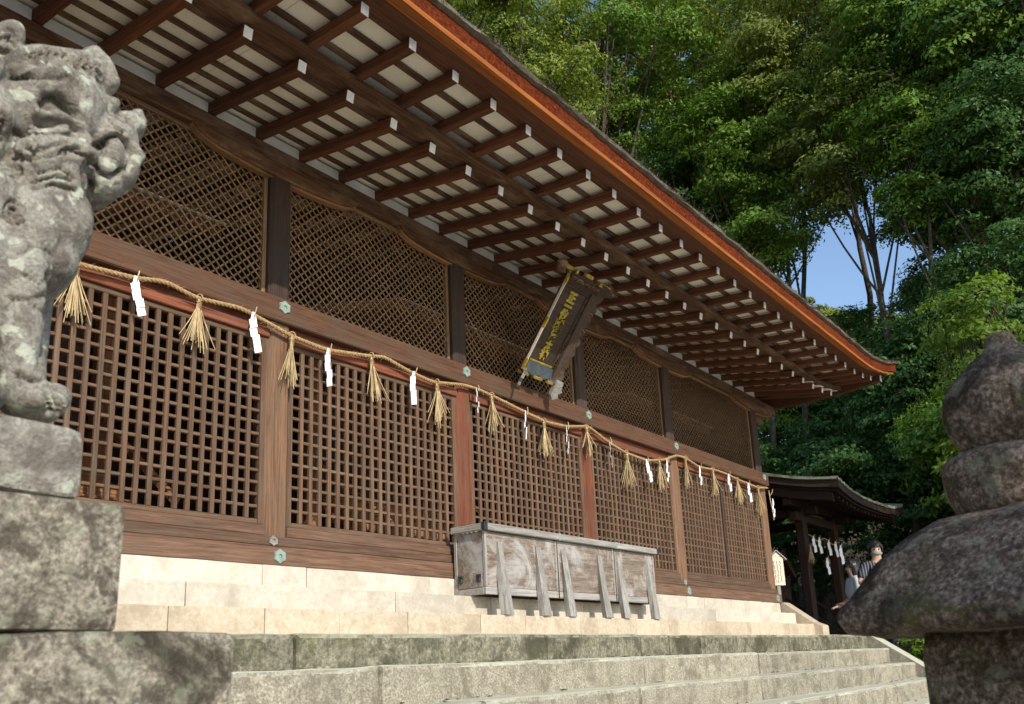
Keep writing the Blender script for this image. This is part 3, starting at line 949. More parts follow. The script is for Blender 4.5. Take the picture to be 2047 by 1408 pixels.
# ================================================================== THINGS AT THE HALL FRONT
# ------------------------------------------------------------------ offertory box
BXL, BXR, BYF, BYB, BZ0, BZ1 = 1.915, 4.975, -0.41, -0.03, -0.243, 0.335
ob = thing('offertory_box', 'long silvered wooden offertory box with studded front standing before the lattice', 'offertory box', ((BXL + BXR) / 2, (BYF + BYB) / 2, BZ0))
OC = Vector(((BXL + BXR) / 2, (BYF + BYB) / 2, BZ0))
def oadd(o): o.location -= OC; return o
secs = [BXL, 3.03, 4.10, BXR]
for q in range(3):
    a, b = secs[q] + (.0 if q == 0 else .006), secs[q + 1] - (.0 if q == 2 else .006)
    oadd(bx('front_panel', a + .03, b - .03, BYF + .006, BYF + .03, BZ0 + .07, BZ1 - .002, W_BOX, ob, .003))
    oadd(beam('base_rail', (a, BYF + .014, BZ0 + .034), (b, BYF + .014, BZ0 + .034), .03, .068, W_GREY, ob, .005))
    for xx in (a + .015, b - .015):
        oadd(beam('corner_strip', (xx, BYF + .013, BZ0 + .07), (xx, BYF + .013, BZ1 - .002), .03, .03, W_GREY, ob, .004, up=(0, 1, 0)))
    oadd(beam('lid_rail', (a + (-.05 if q == 0 else .001), BYF - .03, BZ1 + .033), (b + (.06 if q == 2 else -.001), BYF - .03, BZ1 + .033), .035, .066, W_GREY, ob, .008))
    oadd(beam('back_panel', (a, BYB - .015, (BZ0 + BZ1) / 2), (b, BYB - .015, (BZ0 + BZ1) / 2), .025, BZ1 - BZ0, W_BOX, ob))
    for t in range(6):
        y = BYF + .03 + t * .055
        oadd(beam('grille_bar', (a, y, BZ1 + .01), (b, y, BZ1 + .01), .022, .03, W_GREY, ob))
for q in (1, 2):
    oadd(bx('joint_strip', secs[q] - .005, secs[q] + .005, BYF - .004, BYF + .03, BZ0 + .002, BZ1, M_IRON, ob, .001))
    oadd(bx('lid_clamp', secs[q] - .014, secs[q] + .014, BYF - .052, BYF - .008, BZ1 - .004, BZ1 + .071, M_PATINA, ob, .003))
for (xx, sgn) in ((BXL, -1), (BXR, 1)):
    a, b = (xx, xx + .03) if sgn < 0 else (xx - .03, xx)
    oadd(bx('end_panel', a + .006, b - .006, BYF + .032, BYB - .03, BZ0 + .04, BZ1 - .002, W_BOX, ob, .003))
    oadd(bx('end_rail', a - .002, b + .001, BYF + .031, BYB - .029, BZ0 + .001, BZ0 + .062, W_GREY, ob, .005))
    oadd(beam('end_strip', ((a + b) / 2, BYB - .014, BZ0 + .002), ((a + b) / 2, BYB - .014, BZ1 - .002), .03, .034, W_GREY, ob, .004, up=(0, 1, 0)))
    lx = xx + sgn * .03
    oadd(beam('lid_rail', (lx, BYF - .012, BZ1 + .033), (lx, BYB + .0, BZ1 + .033), .035, .066, W_GREY, ob, .008))
    oadd(bx('lid_clamp', min(lx - .022, lx + .022), max(lx - .022, lx + .022), BYF - .054, BYF - .01, BZ1 - .003, BZ1 + .0715, M_IRON, ob, .003))
# drawer with two iron hasps on the left end
oadd(bx('drawer', BXL - .004, BXL + .006, BYF + .045, BYB - .045, BZ0 + .068, BZ0 + .205, W_BOX, ob, .002))
for yy in (BYF + .075, BYB - .085):
    oadd(bx('hasp', BXL - .016, BXL - .0035, yy - .03, yy + .03, BZ0 + .165, BZ0 + .185, M_IRON, ob, .003))
    oadd(bx('padlock', BXL - .026, BXL - .006, yy - .022, yy + .022, BZ0 + .115, BZ0 + .162, M_IRON, ob, .005))
nail = MB()
bmn = bmesh.new(); bmesh.ops.create_uvsphere(bmn, u_segments=8, v_segments=5, radius=.014)
me_n = bpy.data.meshes.new('stud'); bmn.to_mesh(me_n); bmn.free()
for q in range(3):
    for xx in (secs[q] + .035, secs[q + 1] - .035):
        for t in range(6):
            add('stud', me_n, M_COPPER, ob, Vector((xx, BYF + .004, BZ0 + .10 + t * .087)) - OC)
for xx in (2.3, 3.4, 4.6):
    oadd(bx('support_block', xx - .06, xx + .06, -.19, -.04, -.2415, -.2432 + .0005, W_GREY, ob, .0001)) if False else None
# ------------------------------------------------------------------ leaning props in front of the box
PB = [(2.105, 2.075), (2.69, 2.70), (3.115, 3.13), (3.775, 3.77), (4.155, 4.185), (4.80, 4.81)]
def prop_me(seed):
    rg = random.Random(seed)
    b0, b1 = Vector((0, 0, 0)), Vector((0, 0.075, 0.672))
    V = []
    n = 6
    for k in range(n + 1):
        t = k / n
        c = b0.lerp(b1, t)
        w = 0.060 - 0.028 * t + 0.003 * math.sin(t * 5 + seed); dd = 0.055 - 0.018 * t
        tw = 0.5 * math.sin(t * 2.2 + seed)* .35
        cx = c.x + 0.004 * math.sin(t * 3 + seed * 2)
        for (sx, sy) in ((-1, -1), (1, -1), (1, 1), (-1, 1)):
            a, b = sx * w, sy * dd
            V.append((cx + a * math.cos(tw) - b * math.sin(tw), c.y - .03 + a * math.sin(tw) * .6 + b * .55, c.z))
    F = []
    for k in range(n):
        for s in range(4):
            t = (s + 1) % 4
            F.append((k * 4 + s, k * 4 + t, (k + 1) * 4 + t, (k + 1) * 4 + s))
    F += [(3, 2, 1, 0), (n * 4, n * 4 + 1, n * 4 + 2, n * 4 + 3)]
    # grain along local x: store with x up
    me = pydata('prop', [(z, x, y) for x, y, z in V], F)
    bm = bmesh.new(); bm.from_mesh(me); bmesh.ops.recalc_face_normals(bm, faces=bm.faces); bm.to_mesh(me); bm.free()
    return me
UPX = Matrix(((0, 1, 0, 0), (0, 0, 1, 0), (1, 0, 0, 0), (0, 0, 0, 1)))
where = ['leftmost, beside the left end of the box', 'second from left, by the first panel joint', 'third from left, on the middle panel', 'fourth from left, by the second panel joint', 'fifth from left, on the right panel', 'rightmost, at the right end of the box']
for q, (xb, xt) in enumerate(PB):
    o = add('leaning_prop', prop_me(q + 1), W_GREY, None, mw=Matrix.Translation((xb + .02, -0.442, -0.427)) @ UPX)
    tag(o, 'grey wooden prop leaning on the offertory box, ' + where[q], 'prop', 'wooden props leaning on the offertory box')

# ------------------------------------------------------------------ hanging name plaque
pq = thing('name_plaque', 'tilted black name plaque with gold characters and scrolled frame under the eaves', 'plaque', (3.17, -0.03, 2.105))
ax_ = Vector((0, -0.842, 1.085)).normalized()           # up the plaque
nrm = Vector((0, -ax_.z, ax_.y)).normalized() * 1.0     # facing out and down
if nrm.y > 0: nrm = -nrm
PM = Matrix((Vector((1, 0, 0)), ax_, Vector((1, 0, 0)).cross(ax_))).transposed().to_4x4()
# local: x right, y up the plaque, z out of its face?  make sure z faces outwards
zf = Vector((1, 0, 0)).cross(ax_)
flip = 1 if zf.y < 0 else -1
def pmesh_box(name, x0, x1, y0, y1, z0, z1, mat, ch=.004):
    return add(name, box_me(x1 - x0, y1 - y0, z1 - z0, ch, mat), None, pq, mw=PM @ Matrix.Translation(((x0 + x1) / 2, (y0 + y1) / 2, flip * (z0 + z1) / 2)))
pmesh_box('panel', -.215, .215, .30, 1.15, -.02, .0, W_PLAQUE)
pmesh_box('panel_border', -.235, -.213, .28, 1.17, -.02, .018, W_PLAQUE)
pmesh_box('panel_border', .213, .235, .28, 1.17, -.02, .018, W_PLAQUE)
pmesh_box('panel_border', -.213, .213, .28, .302, -.02, .018, M_GILT)
pmesh_box('panel_border', -.213, .213, 1.148, 1.17, -.02, .018, W_PLAQUE)
def plate(name, outline, mat, z0=0.0, t=.03, tilt=None):
    """Scroll-cut board: outline in plaque x,y; tilt pushes its outer edge forward."""
    n = len(outline)
    V = [(x, y, flip * (z0 + (tilt(x, y) if tilt else 0))) for x, y in outline] + [(x, y, flip * (z0 - t + (tilt(x, y) if tilt else 0))) for x, y in outline]
    F = [list(range(n)), list(range(2 * n - 1, n - 1, -1))] + [[k, k + n, (k + 1) % n + n, (k + 1) % n] for k in range(n)]
    bm = bmesh.new()
    vs = [bm.verts.new(v) for v in V]
    for f in F: bm.faces.new([vs[k] for k in f])
    bmesh.ops.recalc_face_normals(bm, faces=bm.faces)
    bmesh.ops.triangulate(bm, faces=[f for f in bm.faces if len(f.verts) > 4])
    me = bpy.data.meshes.new(name); bm.to_mesh(me); bm.free()
    return add(name, me, mat, pq, mw=PM)
def scallop(y0, y1, x, amp, n):
    out = []
    for k in range(n):
        for t in np.linspace(0, 1, 6)[:-1]:
            out.append((x + amp * abs(math.sin(math.pi * t)) , y0 + (y1 - y0) * (k + t) / n))
    out.append((x, y1))
    return out
tl = lambda x, y: max(0, (abs(x) - .235)) * 1.05 + max(0, .28 - max(y, .17)) * .5 + max(0, y - 1.17) * .5
rside = [(.236, .18), (.236, 1.22)] + [(x, y) for x, y in scallop(.20, 1.24, .315, .022, 8)][::-1]
plate('side_board', rside, W_PLAQUE, .016, .03, tl)
plate('side_board', [(-x, y) for x, y in rside][::-1], W_PLAQUE, .016, .03, tl)
bot = [(-.235, .278), (-.33, .17)] + [(x, .165 - .03 * abs(math.sin(math.pi * (x + .33) / .66 * 4.0))) for x in np.linspace(-.32, .32, 29)] + [(.33, .17), (.235, .278)]
plate('bottom_board', bot, M_FRAMEP, .017, .03, tl)
top = [(.235, 1.172), (.36, 1.26)] + [(x, 1.29 + .05 * abs(math.sin(math.pi * (x + .36) / .72 * 3))) for x in np.linspace(.34, -.34, 25)] + [(-.36, 1.26), (-.235, 1.172)]
plate('top_board', top, W_PLAQUE, .02, .035, tl)
# gilt tips along the frame edges
def gb(x0, x1, y0, y1, z0, z1):
    pmesh_box('gilt_tip', x0, x1, y0, y1, z0, z1, M_GILT, .004)
pmesh_box('edge_strip', -.338, -.326, .17, 1.27, .095, .130, W_SIGN)
for (y0, y1) in ((.17, .30), (.66, .78), (1.16, 1.27)):
    gb(-.341, -.323, y0, y1, .092, .136)
for x in (-.24, 0, .24):
    gb(x - .07, x + .07, .118, .150, .045, .095)
gb(-.40, -.20, 1.30, 1.345, .06, .11); gb(.20, .40, 1.30, 1.345, .06, .11); gb(-.06, .06, 1.32, 1.36, .06, .11)
# carved scrolls on the top board and round corner bosses
def scroll(pts, r_):
    sc = MB(); sc.tube(pts, r_, 6)
    add('carved_scroll', sc.mesh('carved_scroll', True), W_DARK, pq, mw=PM)
for k in range(11):
    x = -.26 + k * .052
    th = np.linspace(0, 4.6, 14)
    rad = np.linspace(.034, .008, 14)
    scroll([(x + q * math.cos(t) * (1 if k % 2 else -1), 1.24 + q * math.sin(t), flip * .085) for t, q in zip(th, rad)], .010)
for sx in (-1, 1):
    for (yy) in (.34, .56, .78, .98):
        th = np.linspace(0, 5, 14); rad = np.linspace(.036, .008, 14)
        scroll([(sx * (.30 + q * math.cos(t) * .7), yy + q * math.sin(t), flip * (.018 + 1.05 * (.065 + q * math.cos(t) * .7))) for t, q in zip(th, rad)], .006)
for sx in (-1, 1):
    bm = bmesh.new(); bmesh.ops.create_icosphere(bm, subdivisions=3, radius=.075)
    for v in bm.verts: v.co = v.co * (1 + .16 * mnoise.noise(v.co * 22)); v.co.z *= .7
    me = bpy.data.meshes.new('corner_boss'); bm.to_mesh(me); bm.free()
    add('corner_boss', me, W_DARK, pq, mw=PM @ Matrix.Translation((sx * .43, 1.30, flip * .06)))
# scrolled feet resting on the tie beam
for sx in (-1, 1):
    ft = [(.275, .20), (.275, .02), (.30, -.025), (.335, .01), (.325, .06), (.345, .09), (.328, .14), (.33, .20)]
    plate('foot', [(x * sx, y) for x, y in (ft if sx > 0 else ft[::-1])], W_GREY, .03, .04, tl)
bx('hanger', -.02, .02, .03, .06, 1.0, 1.2, M_IRON, pq, .004).location = (0, -0.62, 1.16)
# gold characters
def text_obj(body, size, mat, parent, mw, name, depth=.006):
    cu = bpy.data.curves.new(name, 'FONT')
    cu.body = body; cu.size = size; cu.align_x = 'CENTER'; cu.align_y = 'CENTER'; cu.extrude = depth; cu.resolution_u = 3
    cu.offset = 0.008
    t = bpy.data.objects.new('tmp', cu); COL.objects.link(t)
    bpy.context.view_layer.update()
    me = bpy.data.meshes.new_from_object(t.evaluated_get(bpy.context.evaluated_depsgraph_get()))
    bpy.data.objects.remove(t)
    me.materials.clear()
    return add(name, me, mat, parent, mw=mw)
chars = '正一位離宮太神'
ys_ = [1.055, .955, .855, .725, .605, .495, .38]
for c, y, s in zip(chars, ys_, [.135, .13, .125, .145, .115, .105, .12]):
    mwc = PM @ Matrix.Translation((0, y, flip * .006))
    if flip < 0: mwc = mwc @ Matrix.Rotation(math.pi, 4, 'Y')
    text_obj(c, s, M_GOLD, pq, mwc, 'gold_character')

# ------------------------------------------------------------------ straw rope with tassels and paper streamers
rp = [(-3.30, 1.84), (-3.0, 1.86), (-2.4, 1.78), (-1.712, 1.815), (-1.243, 1.855), (-1.025, 1.908), (-0.787, 1.858), (-0.41, 1.898), (-0.252, 1.869), (0.057, 1.803), (0.413, 1.779), (0.914, 1.855), (1.064, 1.895), (1.407, 1.828), (1.706, 1.802), (2.137, 1.879), (2.35, 1.885), (2.6, 1.863), (3.1, 1.805), (3.504, 1.765), (3.9, 1.79), (4.204, 1.852), (4.36, 1.883), (4.794, 1.761), (5.196, 1.695), (5.692, 1.677), (6.173, 1.763), (6.548, 1.889), (6.75, 1.90), (6.919, 1.884), (7.216, 1.83), (7.5, 1.845), (7.714, 1.867), (8.144, 1.865), (8.587, 1.83), (8.868, 1.821), (9.356, 1.805), (9.72, 1.858)]
rx_ = np.array([p[0] for p in rp]); rz_ = np.array([p[1] for p in rp])
xx = np.linspace(-3.3, 9.72, 1900)
zz = np.interp(xx, rx_, rz_)
ker = np.hanning(41); ker /= ker.sum()
zs = np.convolve(np.pad(zz, 20, 'edge'), ker, 'valid')
def rope_z(x): return float(np.interp(x, xx, zs))
RY = -0.012
rope_t = thing('straw_rope', 'twisted straw rope strung along the hall front from post to post', 'rope', (3.2, RY, 1.8))
for ph in (0, 2.094, 4.189):
    th = xx * 62 + ph
    m_ = MB(); m_.tube(np.stack([xx - 3.2, 0.0085 * np.cos(th), zs - 1.8 + 0.0085 * np.sin(th)], -1), 0.0098, 6)
    add('rope_strand', m_.mesh('rope_strand', True), M_ROPE, rope_t)
fz = MB()
for q in range(900):
    x = nrng.uniform(-3.2, 9.7); z = rope_z(x)
    an = nrng.uniform(0, 6.28); L = nrng.uniform(.012, .04)
    p = np.array([x - 3.2, .018 * math.cos(an), z - 1.8 + .018 * math.sin(an)])
    dv = np.array([nrng.normal(0, 1), math.cos(an), math.sin(an)]); dv /= np.linalg.norm(dv)
    s = np.array([0, .0012, .0012])
    fz.put([p - s, p + s, p + dv * L], [(0, 1, 2)])
class _T: pass
me_f = npmesh('rope_fuzz', np.concatenate(fz.V), np.concatenate(fz.F))
o = add('rope_fuzz', me_f, M_STRAW, rope_t); o['kind'] = 'stuff'

def tassel_me(seed, h):
    rg = np.random.default_rng(seed)
    m_ = MB()
    for k in range(30):
        a = rg.uniform(0, 6.28); sp = abs(rg.normal(0, .058)) + .006
        if rg.random() < .14: sp = rg.uniform(.10, .19)
        L = h * rg.uniform(.72, 1.06) * (0.93 if sp > .09 else 1)
        t = np.linspace(0, 1, 5)
        rr_ = .010 + sp * (np.clip(t - .12, 0, 1) ** 1.25) * 1.25
        sx, sy = math.cos(a), math.sin(a) * .55
        m_.tube(np.stack([rr_ * sx, rr_ * sy, -t * L], -1), [.0042, .0048, .0045, .0042, .003], 4)
    return m_.mesh('tassel')
def bind_me():
    m_ = MB()
    th = np.linspace(0, 6.28 * 4, 60)
    m_.tube(np.stack([.017 * np.cos(th), .017 * np.sin(th), -.02 - th * .0022], -1), .005, 5)
    th = np.linspace(0, 6.28, 16)
    m_.tube(np.stack([0 * th, .027 * np.cos(th), .012 + .03 * np.sin(th)], -1), .006, 5)
    return m_.mesh('binding')
TA = [(-1.642, .40), (-.761, .39), (.065, .43), (.917, .40), (1.751, .42), (2.563, .385), (3.459, .40), (4.314, .35), (5.202, .445), (6.044, .41), (6.821, .41), (7.673, .40), (8.522, .38), (9.327, .44)]
tm = [tassel_me(q + 3, .40) for q in range(14)]
bme = bind_me()
bay_of = lambda x: ['leftmost bay', 'second bay', 'middle bay behind the plaque', 'fourth bay', 'last bay on the right'][max(0, min(4, sum(x > p for p in PX[1:5])))]
for q, (x, h) in enumerate(TA):
    t = add('straw_tassel', tm[q], M_STRAW, None, (x, RY - .004, rope_z(x) - .01), (R(rng.uniform(-4, 4)), R(rng.uniform(-9, 5)), rng.uniform(0, 1.2)))
    t.scale = (1, 1, h / .40)
    add('binding', bme, M_ROPE, t)
    tag(t, 'straw tassel on the rope, ' + ORD[q] + ' from the left, ' + bay_of(x), 'tassel', 'straw tassels hanging from the rope')
def shide_me(seed, h):
    """Paper cut and folded into a zigzag of four hanging leaves."""
    rg = random.Random(seed)
    V = [(-.010, 0, .02), (.010, 0, .02), (.024, .0, -.045), (-.028, .0, -.045)]
    F = [(0, 1, 2, 3)]
    hh = (h - .05) / 4
    for k in range(4):
        y = (.007 if k % 2 else -.005) + rg.uniform(-.003, .003)
        c = -.012 + .011 * k + rg.uniform(-.003, .003)
        zt = -.045 - k * hh
        b = len(V)
        V += [(c - .034, y, zt - .004), (c + .026, y, zt + .016), (c + .036, y + .006, zt - hh * .78), (c - .022, y + .006, zt - hh * 1.10)]
        F.append((b, b + 1, b + 2, b + 3))
    me = pydata('shide', V, F)
    bm = bmesh.new(); bm.from_mesh(me)
    bmesh.ops.solidify(bm, geom=list(bm.faces), thickness=.0014)
    bm.to_mesh(me); bm.free()
    return me
SH = [(-1.255, .27, 0), (-.314, .31, 0), (.416, .31, 0), (1.417, .31, 0), (2.298, .25, .5), (3.095, .30, .5), (3.858, .32, .55), (4.766, .32, .5), (5.657, .29, 0), (6.214, .31, .2), (7.193, .27, .1), (8.165, .26, 0), (8.884, .30, 0)]
sms = [shide_me(q, .30) for q in range(13)]
knot = MB(); knot.tube([(0, -.02, -.03), (.0, -.03, .0), (.01, -.025, .03), (.02, -.02, .055)], .005, 5)
kme = knot.mesh('paper_twist')
for q, (x, h, tw) in enumerate(SH):
    t = add('paper_streamer', sms[q], M_PAPER, None, (x, RY - .03, rope_z(x) - .015), (R(rng.uniform(-5, 3)), R(rng.uniform(-8, 6)), tw + rng.uniform(-.12, .12) * (2 if tw == 0 else 1)))
    t.scale = (1.0, 1, h / .30)
    add('paper_twist', kme, M_STRAW, t)
    tag(t, 'white folded paper streamer on the rope, ' + ORD[q] + ' from the left, ' + bay_of(x), 'paper streamer', 'paper streamers hanging from the rope')
# sprig with a streamer at the corner post
t = thing('hung_sprig', 'small twig with a white paper streamer hanging at the hall corner', 'sprig', (9.86, 0.02, 1.74))
m_ = MB(); m_.tube([(0, 0, .1), (.02, 0, -.05), (.05, 0, -.2), (.09, .0, -.36)], .008, 5); m_.tube([(.02, 0, 0), (.06, -.03, .06), (.08, -.04, .12)], .005, 5); m_.tube([(.03, 0, -.1), (.0, -.03, -.2), (-.01, -.04, -.42)], .006, 5)
add('twig', m_.mesh('twig'), M_STRAW, t)
add('paper', sms[1], M_PAPER, t, (.06, -.03, -.06))

# ------------------------------------------------------------------ notice board on a post beyond the corner
sg = thing('notice_board', 'small roofed wooden notice board on a grey post beyond the hall corner', 'notice board', (10.50, 0.30, -1.22), None, R(-42))
beam('post', (0, 0, 0), (0, 0, 1.52), .07, .07, W_GREY, sg, .006, up=(0, 1, 0))
b_ = bx('board', -.12, .12, -.06, .06, 1.50, 1.96, W_SIGN, sg, .004)
prism('board_gable', [(-.12, 1.961), (.12, 1.961), (0, 2.075)], -.06, .06, W_SIGN, sg, 'xz')
for s in (-1, 1):
    beam('roof_board', (s * .18, -.0, 1.94), (s * .0, 0, 2.11), .17, .020, W_GREY, sg, .004)
ink = MB()
irng = random.Random(3)
for cx_ in (-.055, .0, .055):
    z = 1.92
    while z > 1.56:
        h = irng.uniform(.012, .03); w_ = irng.uniform(.008, .018)
        ox = irng.uniform(-.008, .008)
        ink.box(cx_ + ox - w_, cx_ + ox + w_, -.0625, -.059, z - .006, z)
        ink.box(cx_ + ox - .003, cx_ + ox + .003, -.0626, -.0592, z - h, z + .004)
        z -= h + .012
add('ink_stroke', ink.mesh('ink_stroke'), M_INK, b_, -Vector((0, 0, 1.73)))
